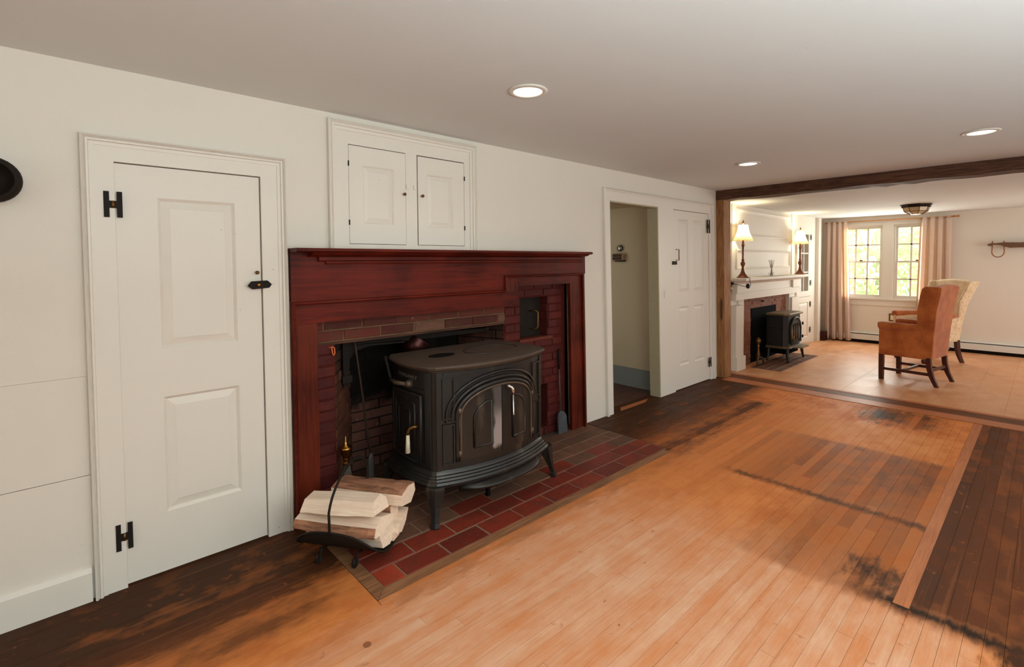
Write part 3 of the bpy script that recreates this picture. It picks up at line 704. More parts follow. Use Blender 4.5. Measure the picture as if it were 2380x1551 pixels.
# oven mouth: ledge, reveals, iron door
B(2.485, 2.845, YB-0.012, 0.16, 0.752, 0.776).build('oven_ledge', M_BRICKL, fp, 'brown stone ledge of the bake oven')
bricks(fp, (0.02, 0.14), (0.776, 1.085), lambda u, v, d: (2.80-d, u+0.03, v), 0.003, M_BRICK, L=0.12, seed=10, halves=False)
B(2.50, 2.80, 0.155, 0.20, 0.77, 1.09).build('backing', M_BLACK, fp)
od = MB().box(2.505, 2.785, 0.120, 0.132, 0.778, 1.082).build('oven_door', M_BLKMET, fp, 'flat black iron oven door', bevel=0.002)
MB().tube([(2.665, 0.12, 0.975), (2.690, 0.075, 0.978), (2.705, 0.066, 0.965), (2.705, 0.066, 0.850), (2.690, 0.075, 0.838), (2.665, 0.12, 0.835)], 0.006, 8).build('handle', M_BRASSD, od, 'bronze coloured bow handle')
B(2.60, 2.79, 0.13, 0.20, 0.0, 0.42).build('backing', M_BLACK, fp)
# splayed left cheek, back and right cheek of the firebox
SA, SB = Vector((1.10, 0.055, 0)), Vector((1.352, 0.42, 0)); sd = (SB-SA); SL = sd.length; sd.normalize(); sn = Vector((sd.y, -sd.x, 0))
cheek = lambda u, v, d: tuple(SA + sd*u + sn*d + Vector((0, 0, v)))
MB().hexa([(1.098, 0.06, 0), (1.348, 0.425, 0), (1.348, 0.50, 0), (1.05, 0.50, 0)], [(1.098, 0.06, 1.3), (1.348, 0.425, 1.3), (1.348, 0.50, 1.3), (1.05, 0.50, 1.3)]).build('mortar_bed', M_MORTD, fp)
bricks(fp, (0.0, SL), (0.0, 0.92), cheek, 0.002, M_BRICKS, seed=11)
B(1.30, 2.30, 0.435, 0.50, 0, 1.3).build('mortar_bed', M_MORTAR if False else M_MORTD, fp)
bricks(fp, (1.352, 2.20), (0.0, 1.02), lambda u, v, d: (u, 0.43-d, v), 0.004, M_BRICKB, L=0.20, Hh=0.064, seed=12, jit=0.006)
TA, TB = Vector((2.20, 0.42, 0)), Vector((2.345, 0.055, 0)); td = (TB-TA); TL = td.length; td.normalize(); tn = Vector((-td.y, td.x, 0))*-1
MB().hexa([(2.205, 0.43, 0), (2.35, 0.06, 0), (2.40, 0.06, 0), (2.40, 0.50, 0)], [(2.205, 0.43, 1.3), (2.35, 0.06, 1.3), (2.40, 0.06, 1.3), (2.40, 0.50, 1.3)]).build('mortar_bed', M_MORTD, fp)
bricks(fp, (0.0, TL), (0.0, 0.92), lambda u, v, d: tuple(TA+td*u+Vector((td.y, -td.x, 0))*d+Vector((0, 0, v))), 0.002, M_BRICKS, seed=13)
B(0.86, 3.25, 0.54, 0.58, -0.05, 1.40).build('backing', M_BLACK, fp); B(0.86, 0.93, 0.102, 0.54, -0.05, 1.40).build('backing', M_BLACK, fp); B(3.18, 3.25, 0.141, 0.54, -0.05, 1.40).build('backing', M_BLACK, fp)  # unseen black shell and lid, added to keep sky light from leaking in
B(0.86, 3.25, 0.102, 0.54, 1.301, 1.40).build('flue_top', M_BLACK, fp)
B(2.955, 3.25, 0.101, 0.14, -0.05, 1.25).build('backing', M_BLACK, fp)
B(2.345, 3.06, 0.04, 0.12, 1.201, 1.25).build('backing', M_BLACK, fp)
# ---- brick hearth
he = empty('hearth', (2.07, -0.3, 0), 'red brick hearth paving set into the plank floor', 'hearth')
B(HE[0], HE[1], HE[2], 0.0, -0.0054, -0.003).build('mortar_bed', M_MORTAR, he)
B(0.97, 3.05, 0.0, 0.45, -0.0054, -0.003).build('mortar_bed', M_ASH, he)
def hm(u, v, r):
    d = -v - 0.05*u
    if u < 1.08 and v < -0.62: return M_HBRICKR
    k = d + r.uniform(-0.07, 0.07)
    return M_HBRICK if k > 0.34 else M_HBRICKD
def hb(us, vs, seed, L=0.215, mat=hm, skip=None, halves=True, off=0.0):
    bricks(he, us, vs, lambda u, v, d: (u, v, d), 0.0, mat, L=L, Hh=0.124, joint=0.0085, seed=seed, jit=0.0012, skip=skip, halves=halves, off=off)
hb((HE[0]+0.001, HE[1]-0.001), (HE[2]+0.001, 0.0), 20, L=0.237, off=0.126)
hb((1.12, 2.33), (0.008, 0.42), 21, mat=lambda u, v, r: M_HBRICKD)

# ================================================================== MANTELPIECE (wood surround)
mt = empty('mantelpiece', (2.0, 0, 0), 'dark red stained wooden mantelpiece around the brick fireplace', 'mantel')
yW = -0.030
# surround boards in warped wall space
MB().prism([(0.975, 0.0), (0.975, 1.040), (0.860, 1.040), (0.860, 0.0)], yW, -0.001, 'y').build('stile', M_MANT_V, mt)
MB().prism([(0.975, 0.0), (0.860, 0.0), (0.860, 1.042)], yW, yW, 'y') 
MB().prism([(0.860, 1.041), (2.405, 1.041), (2.405, 1.142), (0.860, 1.142)], yW, -0.001, 'y').build('rail', M_MANT_H, mt)
MB().prism([(2.406, 1.041), (2.406, 1.242), (2.275, 1.242), (2.275, 1.143), (2.405, 1.143)], yW+0.001, -0.001, 'y').warp().build('rail', M_MANT_V, mt)
MB().box(2.405, 2.960, yW, -0.001, 1.180, 1.240).warp().build('rail', M_MANT_H, mt)
MB().box(2.960, 3.090, yW, -0.001, 0.0, 1.240).warp().build('stile', M_MANT_V, mt)
MB().prism([(0.846, 1.155), (2.270, 1.155), (2.270, 1.255), (3.135, 1.255), (3.135, 1.408), (0.846, 1.408)], yW-0.008, -0.001, 'y').warp().build('frieze', M_MANT_H, mt)
# backband mouldings following the stepped outline
def mould(path, name='moulding', mat=M_MANT_H):
    """path of (x,z); L shaped band, standing proud"""
    mb = MB(); prof = [(0.0, 0.0), (0.0, -0.020), (0.006, -0.026), (0.014, -0.022), (0.018, -0.012), (0.018, 0.0)]
    n = len(path); rings = []
    for i, p in enumerate(path):
        d0 = Vector((p[0]-path[i-1][0], p[1]-path[i-1][1])) if i > 0 else None
        d1 = Vector((path[i+1][0]-p[0], path[i+1][1]-p[1])) if i < n-1 else None
        d0 = d0.normalized() if d0 else d1.normalized(); d1 = d1.normalized() if d1 else d0
        n0 = Vector((-d0.y, d0.x)); n1 = Vector((-d1.y, d1.x)); b = (n0+n1); b = b/(1+n0.dot(n1))
        rings.append([(p[0]+b.x*u, yW+w-0.001, p[1]+b.y*u) for u, w in prof])
    return mb.rings(rings, smooth=False)
mould([(0.862, 0.0), (0.862, 1.142), (2.284, 1.142), (2.284, 1.243), (3.088, 1.243), (3.088, 0.0)]).warp().build('moulding', M_MANT_H, mt)
MB().box(3.106, 3.128, yW-0.006, 0.02, 0.0, 1.255).warp().build('edge_strip', M_MANT_EDGE, mt, 'scuffed brown outer edge')
MB().box(0.838, 0.860, yW+0.004, 0.0, 0.0, 1.16).warp().build('edge_strip', M_MANT_EDGE, mt, 'scuffed brown outer edge')
# shelf and bed mouldings
def profile_run(prof, x0, x1, ret1=True, zb=0.0):
    """prof (projection, z): runs along x with a splayed left cut and a returned right end"""
    r = []
    r.append([(x0, -0.001, z) for p, z in prof]); 
    r0 = [(x0+0.0, -0.001-p, z) for p, z in prof]
    r1 = [(x1+p*(1 if ret1 else 0), -0.001-p, z) for p, z in prof]; r2 = [(x1+p*(1 if ret1 else 0), -0.001, z) for p, z in prof]
    return MB().rings([r0, r1, r2], smooth=False)
profile_run([(0.0, 1.408), (0.135, 1.408), (0.142, 1.414), (0.142, 1.422), (0.135, 1.428), (0.0, 1.428)], 0.842, 2.965).warp().build('shelf', M_MANT_H, mt, 'narrow red mantel shelf', bevel=0.0)
profile_run([(0.0, 1.385), (0.070, 1.385), (0.105, 1.398), (0.112, 1.408), (0.0, 1.408)], 0.93, 2.99).warp().build('bed_moulding', M_MANT_H, mt)
profile_run([(0.0, 1.362), (0.050, 1.362), (0.060, 1.368), (0.060, 1.385), (0.0, 1.385)], 0.98, 3.03).warp().build('bed_moulding', M_MANT_H, mt)
profile_run([(0.0, 1.346), (0.046, 1.346), (0.050, 1.354), (0.050, 1.362), (0.0, 1.362)], 1.02, 3.04).warp().build('bed_moulding', M_MANT_H, mt)

# ================================================================== WOOD STOVE
SX0, SX1, SYF, SYB = 1.405, 2.200, -0.450, 0.000
SXC, SYC = (SX0+SX1)/2, -0.225
def stove_outline(out=0.0, n1=20, n2=10):
    pts = []
    def arc(a, b, bulge, n, skipend=True):
        a = Vector(a); b = Vector(b); d = b-a; nn = Vector((d.y, -d.x)).normalized()
        for k in range(n): 
            t = k/n; pts.append(a+d*t+nn*bulge*(1-(2*t-1)**2))
    arc((SX0+0.012, SYF-0.004), (SX1-0.012, SYF-0.004), 0.082, n1)   # front
    arc((SX1-0.012, SYF-0.004), (SX1, SYF+0.012), 0.0, 1)
    arc((SX1, SYF+0.012), (SX1-0.02, SYB), 0.036, n2)
    arc((SX1-0.02, SYB), (SX0+0.02, SYB), 0.0, 1)
    arc((SX0+0.02, SYB), (SX0, SYF+0.012), 0.036, n2)
    arc((SX0, SYF+0.012), (SX0+0.012, SYF-0.004), 0.0, 1)
    n = len(pts); res = []
    for i, p in enumerate(pts):
        d = (pts[(i+1) % n]-pts[i-1]).normalized(); nn = Vector((d.y, -d.x)); res.append(p+nn*out)
    return res
def sring(out, z): return [(p.x, p.y, z) for p in stove_outline(out)]
def fpt(x, z, out=0.0):      # point on the bowed front
    t = (x-(SX0+0.012))/((SX1-0.012)-(SX0+0.012)); y = SYF-0.004-0.082*(1-(2*t-1)**2)
    sl = 0.082*4*(2*t-1)/((SX1-SX0)-0.024)      # dy/dx
    n = Vector((sl, -1)).normalized()
    return (x+n.x*out, y+n.y*out, z)
def lpt(t, z, out=0.0):      # point on the bowed left side, t 0 back .. 1 front
    a = Vector((SX0+0.02, SYB)); b = Vector((SX0, SYF+0.012)); d = b-a; nn = Vector((d.y, -d.x)).normalized()
    p = a+d*t+nn*(0.036*(1-(2*t-1)**2)+out); return (p.x, p.y, z)
st = empty('wood_stove', (SXC, SYC, 0), 'large black cast iron wood stove standing on the brick hearth in front of the fireplace', 'stove')
MB().rings([sring(0, 0.235), sring(0, 0.79)], smooth=False).build('stove_body', M_IRON, st)
MB().rings([sring(-0.01, 0.778), sring(0.012, 0.783), sring(0.018, 0.790), sring(0.030, 0.797), sring(0.034, 0.806), sring(0.028, 0.813), sring(0.010, 0.816)], smooth=False).build('top_plate', M_IRONTOP, st, 'dusty brownish top plate')
MB().rings([sring(0.004, 0.262), sring(0.010, 0.252), sring(0.014, 0.243), sring(0.022, 0.240), sring(0.026, 0.231), sring(0.034, 0.228), sring(0.038, 0.219), sring(0.046, 0.216), sring(0.052, 0.205), sring(0.050, 0.192), sring(0.034, 0.180)], smooth=False).build('base_moulding', M_IRON, st)
# griddle and flue oval
MB().lathe([(0.0, 0.0), (0.30, 0.0)][::-1], (0, 0, 0), 4)
def oval(cx, cy, a, b, z, r, n=36):
    return MB().tube([(cx+a*cos(2*pi*k/n), cy+b*sin(2*pi*k/n), z) for k in range(n+1)], r, 6)
oval(1.95, -0.265, 0.19, 0.115, 0.816, 0.0035).build('griddle_ring', M_IRON, st, 'oval griddle seam')
MB().rings([[(1.61+0.085*cos(2*pi*k/28), -0.23+0.050*sin(2*pi*k/28), z) for k in range(28)] for z in (0.816, 0.8185)], smooth=False).build('stain_plate', M_SOOT, st, 'dark oval plug')
# corner strips
def patch(fn, us, vs, o0, o1, nu=8):
    """curved slab on a bowed face"""
    U = [us[0]+(us[1]-us[0])*k/nu for k in range(nu+1)]
    return MB().rings([[fn(u, vs[0], o0), fn(u, vs[0], o1), fn(u, vs[1], o1), fn(u, vs[1], o0)] for u in U], smooth=False)
for x0 in (SX0+0.013, SX1-0.037): patch(fpt, (x0, x0+0.024), (0.262, 0.778), -0.002, 0.009, 2).build('corner_strip', M_IRON, st)
patch(lpt, (0.90, 0.985), (0.262, 0.778), -0.002, 0.007, 2).build('corner_strip', M_IRON, st)
patch(fpt, (SX0+0.05, SX1-0.05), (0.757, 0.778), -0.002, 0.007, 16).build('frieze_strip', M_IRON, st)
# arched frame of the front
AX0, AX1, AZB, AZS, AZT = 1.535, 2.050, 0.300, 0.530, 0.680
AC, AH = (AX0+AX1)/2, (AX1-AX0)/2
def arch(xw, x0=AX0, x1=AX1, zs=AZS, zt=AZT, m=0.0):
    c, h = (x0+x1)/2, (x1-x0)/2-m; q = max(0.0, 1-min(1, abs((xw-c)/h))**2.3)
    return zs + (zt-m-zs)*q**0.5
def arch_tube(m, r, out, mat, name, label=None, zb=AZB, sq=1.0):
    pts = []; h = AH-m
    for k in range(6): pts.append(fpt(AC-h, zb+(AZS-zb)*k/6, out))
    for k in range(25):
        a = pi-pi*k/24; x = AC+h*cos(a); pts.append(fpt(x, AZS+(AZT-m-AZS)*abs(sin(a))**0.87, out))
    for k in range(1, 7): pts.append(fpt(AC+h, AZS+(zb-AZS)*k/6, out))
    return MB().tube(pts, r, 8).build(name, mat, st, label)
arch_tube(-0.014, 0.012, 0.008, M_IRON, 'arch_moulding'); arch_tube(-0.038, 0.010, 0.006, M_IRON, 'arch_moulding', zb=0.515); arch_tube(-0.068, 0.009, 0.004, M_IRON, 'arch_moulding', zb=0.515)
arch_tube(0.004, 0.007, 0.012, M_IRONGOLD, 'arch_moulding', 'worn brownish inner arch moulding')
# side panels either side of the doors
for (a, b) in ((SX0+0.042, AX0-0.026), (AX1+0.026, SX1-0.042)):
    for (z0, z1) in ((0.290, 0.505), (0.530, 0.745)):
        s_ = MB()
        for (u0, u1, v0, v1) in ((a, b, z0, z0+0.008), (a, b, z1-0.008, z1), (a, a+0.007, z0, z1), (b-0.007, b, z0, z1)):
            mm = patch(fpt, (u0, u1), (v0, v1), -0.002, 0.011, 3); s_.add(mm.v, mm.f)
        s_.build('side_panel_frame', M_IRON, st)
for (a, b) in ((SX0+0.06, AX0-0.02), (AX1+0.02, SX1-0.06)): patch(fpt, (a, b), (0.510, 0.524), -0.002, 0.012, 3).build('cross_bar', M_IRON, st)
def half_door(x0, x1, mat, name, label):
    d_ = MB(); N = 12; rings = []
    for k in range(N+1):
        x = x0+(x1-x0)*k/N; zt = arch(min(max(x, AX0+0.012), AX1-0.012), m=0.008)
        rings.append([fpt(x, AZB+0.002, 0.0), fpt(x, AZB+0.002, 0.010), fpt(x, zt, 0.010), fpt(x, zt, 0.0)])
    d = d_.rings(rings, smooth=False).build(name, mat, st, label)
    # nested arched panel moulding
    a, b = (x0+0.068, x1-0.068) if x0 < AC-0.05 else (x0+0.080, x1-0.058)
    ins = AH-0.10; pts = [fpt(a, AZB+0.06, 0.012)]
    left = x0 < AC-0.05
    P = []
    for k in range(9):
        t = k/8.0
        if left: P.append((a+(b-a)*(1-cos(t*pi/2)), 0.50+0.100*sin(t*pi/2)))
        else: P.append((a+(b-a)*sin(t*pi/2), 0.50+0.100*cos(t*pi/2)))
    pts += [fpt(x, z, 0.012) for x, z in P]
    pts += [fpt(b, AZB+0.06, 0.012), fpt(a, AZB+0.06, 0.012)]
    MB().tube(pts, 0.0075, 6).build('panel_moulding', M_IRON, d)
    rr = []
    for k in range(9):
        x = a+(b-a)*k/8; t = (x-a)/(b-a)
        zt = 0.50+0.100*(sqrt(max(0, 1-(1-t)**2)) if left else sqrt(max(0, 1-t**2)))
        rr.append([fpt(x, AZB+0.06, 0.009), fpt(x, AZB+0.06, 0.014), fpt(x, zt, 0.014), fpt(x, zt, 0.009)])
    MB().rings(rr, smooth=False).build('raised_panel', mat, d)
    return d
dl = half_door(AX0+0.010, AC-0.002, M_IRONDOOR, 'door', 'left stove door with a flaking silver patch')
dr = half_door(AC+0.002, AX1-0.010, M_IRON, 'door', 'right stove door')
hp = [fpt(AC+0.035, 0.660, 0.010), fpt(AC+0.035, 0.660, 0.030), fpt(AC+0.045, 0.652, 0.042), fpt(AC+0.055, 0.630, 0.042), fpt(AC+0.055, 0.612, 0.042)]
dh = MB().tube(hp, [0.012, 0.010, 0.009, 0.010, 0.007], 10).build('door_handle', M_CHROME, st, 'nickel door handle hanging on the right door')
MB().tube([fpt(AC+0.055, 0.612, 0.042), fpt(AC+0.058, 0.50, 0.040), fpt(AC+0.060, 0.495, 0.040)], [0.005, 0.004, 0.007], 8).build('rod', M_CHROME, dh)
for z0, z1 in ((0.555, 0.585), (0.325, 0.36)):
    MB().tube([fpt(AX0-0.002, z0, 0.016), fpt(AX0-0.002, z1, 0.016)], 0.011, 8).build('hinge', M_IRONGOLD, st, 'worn round hinge')
    MB().tube([fpt(AX1+0.004, z0, 0.014), fpt(AX1+0.004, z1, 0.014)], 0.009, 8).build('hinge', M_IRONGOLD, st, 'worn round hinge')
MB().tube([fpt(AX0-0.004, 0.36, 0.012), fpt(AX0-0.004, 0.555, 0.012)], 0.005, 6).build('hinge_rod', M_IRON, st)
# left side door
sdr = patch(lpt, (0.14, 0.86), (0.285, 0.655), -0.002, 0.010, 8).build('side_door', M_IRON, st)
def lframe(t0, t1, z0, z1, out, r):
    pts = [lpt(t0+(t1-t0)*k/6, z1, out) for k in range(7)]+[lpt(t1, z0, out)]+[lpt(t1-(t1-t0)*k/6, z0, out) for k in range(1, 7)]+[lpt(t0, z1, out)]
    return MB().tube(pts, r, 6)
lframe(0.15, 0.85, 0.292, 0.650, 0.012, 0.010).build('moulding', M_IRON, sdr)
lframe(0.26, 0.74, 0.340, 0.600, 0.012, 0.007).build('moulding', M_IRON, sdr)
lframe(0.36, 0.64, 0.380, 0.560, 0.012, 0.005).build('moulding', M_IRON, sdr)
patch(lpt, (0.05, 0.93), (0.668, 0.682), -0.002, 0.010, 8).build('side_ledge', M_IRON, st)
hh_ = MB().tube([lpt(0.80, 0.482, 0.008), lpt(0.79, 0.486, 0.032), lpt(0.76, 0.478, 0.048), lpt(0.735, 0.455, 0.052), lpt(0.732, 0.442, 0.052)], 0.009, 10).build('side_handle', M_BRASSD, sdr, 'brass elbow with ivory grip')
MB().tube([lpt(0.732, 0.442, 0.052), lpt(0.728, 0.345, 0.052)], [0.009, 0.014], 6).build('grip', M_IVORY, sdr, 'ivory coloured grip')
# damper lever
lv = MB().tube([lpt(0.62, 0.700, 0.0), lpt(0.62, 0.700, 0.03)], [0.026, 0.014], 12).build('damper_boss', M_IRONGOLD, st, 'worn round damper boss')
MB().tube([lpt(0.62, 0.702, 0.03), lpt(0.45, 0.698, 0.045), lpt(0.30, 0.705, 0.050)], [0.010, 0.014, 0.010], 8).build('lever', M_IRONGOLD, st)
MB().tube([lpt(0.30, 0.705, 0.050), lpt(0.12, 0.800, 0.055), lpt(0.08, 0.815, 0.055)], [0.008, 0.008, 0.012], 8).build('lever_handle', M_BLKMET, st)
# raised letters on the side
tc = bpy.data.curves.new('letters', 'FONT'); tc.body = 'DEFIANT'; tc.size = 0.030; tc.extrude = 0.0015; tc.space_character = 1.25
to = bpy.data.objects.new('letters_tmp', tc); COL.objects.link(to); bpy.context.view_layer.update()
dg = bpy.context.evaluated_depsgraph_get(); lm = bpy.data.meshes.new_from_object(to.evaluated_get(dg))
bpy.data.objects.remove(to, do_unlink=True)
wd = max(v.co.x for v in lm.vertices); tv = []
for v in lm.vertices:
    t = 0.30+0.46*(v.co.x/wd); q = lpt(t, 0.728+v.co.y*0.9, 0.001+v.co.z+0.001); tv.append(q)
lb = MB(); lb.add(tv, [tuple(p.vertices) for p in lm.polygons]); lb.build('letters', M_IRONL, st, 'small raised letters', recalc=False)
# legs
def sleg(cx, cy, dx, dy, yaw):
    """tapering cast leg: wide moulded top, waisted shaft, block foot"""
    mb = MB(); secs = [(0.200, 0.0, 0.052), (0.186, 0.001, 0.053), (0.150, 0.006, 0.045), (0.100, 0.016, 0.031), (0.055, 0.026, 0.022), (0.030, 0.030, 0.021), (0.028, 0.031, 0.025), (0.004, 0.034, 0.027), (0.0, 0.034, 0.026)]
    rs = []
    for z, o, w in secs:
        x, yv = cx+dx*o, cy+dy*o
        sq = [(-w, -w*0.55), (w, -w*0.55), (w, w*0.55), (-w, w*0.55)]
        sq = [(-w*0.9, -w*0.6), (0, -w*0.95), (w*0.9, -w*0.6), (w*0.7, w*0.5), (-w*0.7, w*0.5)]
        rs.append([(x+a*cos(yaw)-b*sin(yaw), yv+a*sin(yaw)+b*cos(yaw), z) for a, b in sq])
    mb.rings(rs, smooth=False).build('leg', M_IRON, st)
sleg(SX0-0.002, SYF-0.016, -0.9, -1.1, radians(-38)); sleg(SX1+0.016, SYF-0.012, 1.25, -1.1, radians(38))
sleg(SX0-0.01, SYB-0.02, -0.9, 0.8, radians(-142)); sleg(SX1+0.01, SYB-0.02, 0.9, 0.8, radians(142))
# ash lip under the front
rs = []
for o, z in ((-0.02, 0.205), (0.03, 0.188), (0.075, 0.170), (0.088, 0.158), (0.070, 0.146), (-0.02, 0.138)):
    rs.append([fpt(1.53+(0.60)*k/14, z, o*(1-(2*k/14.0-1)**4*0.75)) for k in range(15)])
v = [p for r in rs for p in r]; n = 15
mb = MB(); mb.add(v, [(i*n+k, i*n+k+1, (i+1)*n+k+1, (i+1)*n+k) for i in range(5) for k in range(n-1)], True)
mb.add([r[0] for r in rs], [tuple(range(6))]); mb.add([r[-1] for r in rs], [tuple(range(6))]); mb.build('ash_lip', M_IRON, st)
B(1.55, 2.05, -0.42, -0.10, 0.13, 0.19).build('heat_shield', M_SOOT, st); B(1.78, 1.80, -0.43, -0.41, 0.0, 0.13).build('shield_foot', M_SOOT, st)
# flue into the chimney
MB().tube([(1.80, -0.03, 0.63), (1.80, 0.12, 0.64), (1.80, 0.25, 0.72), (1.80, 0.30, 1.29)], 0.085, 16).build('flue_pipe', M_SOOT, st)

# ================================================================== INSIDE THE FIREPLACE
# crane
cr = empty('fireplace_crane', (1.20, 0.16, 0.66), 'black iron pot crane hanging inside the fireplace opening', 'crane')
MB().box(1.185, 1.222, 0.145, 0.160, 0.64, 0.90).build('post', M_BLKMET, cr); B(1.178, 1.236, 0.138, 0.166, 0.66, 0.70).build('pintle', M_IRON, cr)
MB().prism([(1.185, 0.905), (2.28, 0.873), (2.28, 0.850), (1.70, 0.853), (1.185, 0.872)], 0.17, 0.185, 'y').build('arm', M_BLKMET, cr)
MB().prism([(1.222, 0.70), (1.222, 0.872), (1.60, 0.862), (1.60, 0.845), (1.36, 0.852), (1.27, 0.830), (1.24, 0.79)], 0.17, 0.182, 'y').build('brace', M_BLKMET, cr)
MB().lathe([(0.0, -0.012), (0.012, -0.008), (0.012, 0.008), (0.0, 0.012)], (2.29, 0.178, 0.868), 10).build('end_knob', M_RUST, cr)
# copper pot hanging on the crane
pt = empty('copper_pot', (1.70, 0.20, 0.77), 'dark copper pot hanging from the iron crane behind the stove', 'pot')
pm = MB().lathe([(0.0, -0.075), (0.045, -0.072), (0.075, -0.045), (0.085, -0.005), (0.080, 0.03), (0.082, 0.034), (0.074, 0.034), (0.07, 0.0), (0.0, -0.05)], (0, 0, 0), 24)
R_ = Matrix.Rotation(radians(38), 3, 'Y'); pm.v = [tuple(R_ @ Vector(v)+Vector((1.70, 0.20, 0.815))) for v in pm.v]; pm.build('bowl', M_COPPER, pt)
MB().tube([(1.65, 0.20, 0.855), (1.67, 0.19, 0.885), (1.70, 0.18, 0.868), (1.73, 0.19, 0.85), (1.745, 0.2, 0.80)], 0.004, 6).build('bail_handle', M_BLKMET, pt)
# long handled peel leaning in the opening
rd = empty('fire_peel', (1.41, 0.18, 0.0), 'long thin iron fire spoon leaning inside the left of the fireplace', 'fire tool')
MB().tube([(1.245, 0.120, 0.900), (1.262, 0.128, 0.80), (1.300, 0.14, 0.55), (1.335, 0.155, 0.30), (1.352, 0.16, 0.20)], [0.007, 0.006, 0.0065, 0.007, 0.008], 8).build('handle', M_RUST, rd)
MB().rings([[(1.352+x*cos(0)+0.00, 0.155-0.004*y, z) for x, y in ((-w, 0), (-w*0.5, 1), (w*0.5, 1), (w, 0), (w*0.5, -1), (-w*0.5, -1))] for z, w in ((0.205, 0.009), (0.17, 0.020), (0.10, 0.026), (0.03, 0.026), (0.0, 0.020))]).build('blade', M_STEEL, rd)
# andirons
an = empty('andiron', (1.125, 0.02, 0), 'brass topped andiron at the left of the hearth behind the logs', 'andiron')
AXX, AYY = 1.128, 0.000
MB().lathe([(0.0, 0.405), (0.003, 0.400), (0.003, 0.385), (0.005, 0.382), (0.004, 0.377), (0.010, 0.367), (0.012, 0.355), (0.030, 0.345), (0.037, 0.339), (0.034, 0.332), (0.032, 0.315), (0.024, 0.295), (0.014, 0.282), (0.018, 0.277), (0.014, 0.272), (0.012, 0.260), (0.018, 0.248), (0.012, 0.242)][::-1], (AXX, AYY, 0), 20).build('finial', M_BRASS, an, 'brass urn finial')
MB().rings([[(AXX-w, AYY-0.018, z), (AXX+w, AYY-0.018, z), (AXX+w, AYY+0.018, z), (AXX-w, AYY+0.018, z)] for z, w in ((0.242, 0.016), (0.20, 0.022), (0.10, 0.030), (0.02, 0.034), (0.0, 0.036))], smooth=False).build('post', M_STEEL, an, 'grey iron post')
B(AXX-0.012, AXX+0.012, AYY+0.02, AYY+0.36, 0.06, 0.085).build('log_bar', M_BLKMET, an); B(AXX-0.012, AXX+0.012, AYY+0.33, AYY+0.36, 0.0, 0.06).build('leg', M_BLKMET, an)
# fire shovel leaning at the right
sh = empty('fire_shovel', (2.90, 0.0, 0), 'small grey fire shovel leaning against the bricks at the right of the fireplace', 'shovel')
MB().tube([(2.912, 0.034, 0.66), (2.905, 0.030, 0.60), (2.902, 0.026, 0.50)], [0.006, 0.010, 0.007], 8).build('grip', M_BLKMET, sh, 'black grip')
MB().tube([(2.902, 0.026, 0.50), (2.897, 0.012, 0.16)], 0.0055, 8).build('shaft', M_STEEL, sh)
shp = [(-0.052, 0.0), (-0.052, 0.12), (-0.040, 0.150), (-0.014, 0.168), (0.014, 0.168), (0.040, 0.150), (0.052, 0.12), (0.052, 0.0)]
mb = MB(); rs = []
for (x, z) in shp: rs.append((x, z))
mb.add([(2.897+x*(1.0 if abs(x) > 0.05 and z < 0.02 else 0.96), -0.010+0.012*(z/0.168)-0.010*(abs(x)/0.052), z) for x, z in rs]+[(2.897+x, 0.000+0.012*(z/0.168)-0.010*(abs(x)/0.052), z) for x, z in rs], [tuple(range(8))[::-1], tuple(range(8, 16))]+[(i, (i+1) % 8, 8+(i+1) % 8, 8+i) for i in range(8)])
mb.build('blade', simple('shovel_grey', (72, 75, 80), 0.5, 0.2, var=0.2, scale=30), sh)
# orange clip at the top of the left jamb
hk = empty('orange_hook', (1.08, 0.04, 0.86), 'small orange plastic hook at the top of the left fireplace bricks', 'hook')
MB().tube([(1.062, 0.040, 0.897), (1.074, 0.034, 0.893), (1.078, 0.030, 0.860), (1.084, 0.030, 0.850)], 0.0035, 6).build('prong', M_ORANGE, hk)
MB().tube([(1.075, 0.038, 0.900), (1.090, 0.034, 0.890), (1.090, 0.030, 0.862), (1.084, 0.030, 0.850)], 0.0035, 6).build('prong', M_ORANGE, hk)

# ================================================================== LOG HOLDER AND LOGS (local frame: +x towards the room's near right)
LC = Vector((0.965, -0.405, 0)); LA = atan2(-0.81, 0.585)
lh = empty('log_holder', LC, 'black metal firewood carrier with a tall hoop handle beside the hearth', 'log holder', rz=LA)
a_, Rr, z0_, PH = 0.205, 0.172, 0.048, radians(76)
rs = []; NU, NV = 22, 20
for i in range(NU+1):
    u = -a_+2*a_*i/NU; ph = radians(26)+(PH-radians(26))*sqrt(max(0, 1-(abs(u)/a_)**2.8)); row = []
    for j in range(NV+1):
        f = -ph+2*ph*j/NV; row.append((u, Rr*sin(f), z0_+Rr*(1-cos(f))))
    rs.append(row)
v = [p for r in rs for p in r]; n = NV+1
o = MB().add(v, [(i*n+j, i*n+j+1, (i+1)*n+j+1, (i+1)*n+j) for i in range(NU) for j in range(NV)], True).build('cradle', M_BLKMET, lh, local=True)
md = o.modifiers.new('thick', 'SOLIDIFY'); md.thickness = 0.004; md.offset = -1
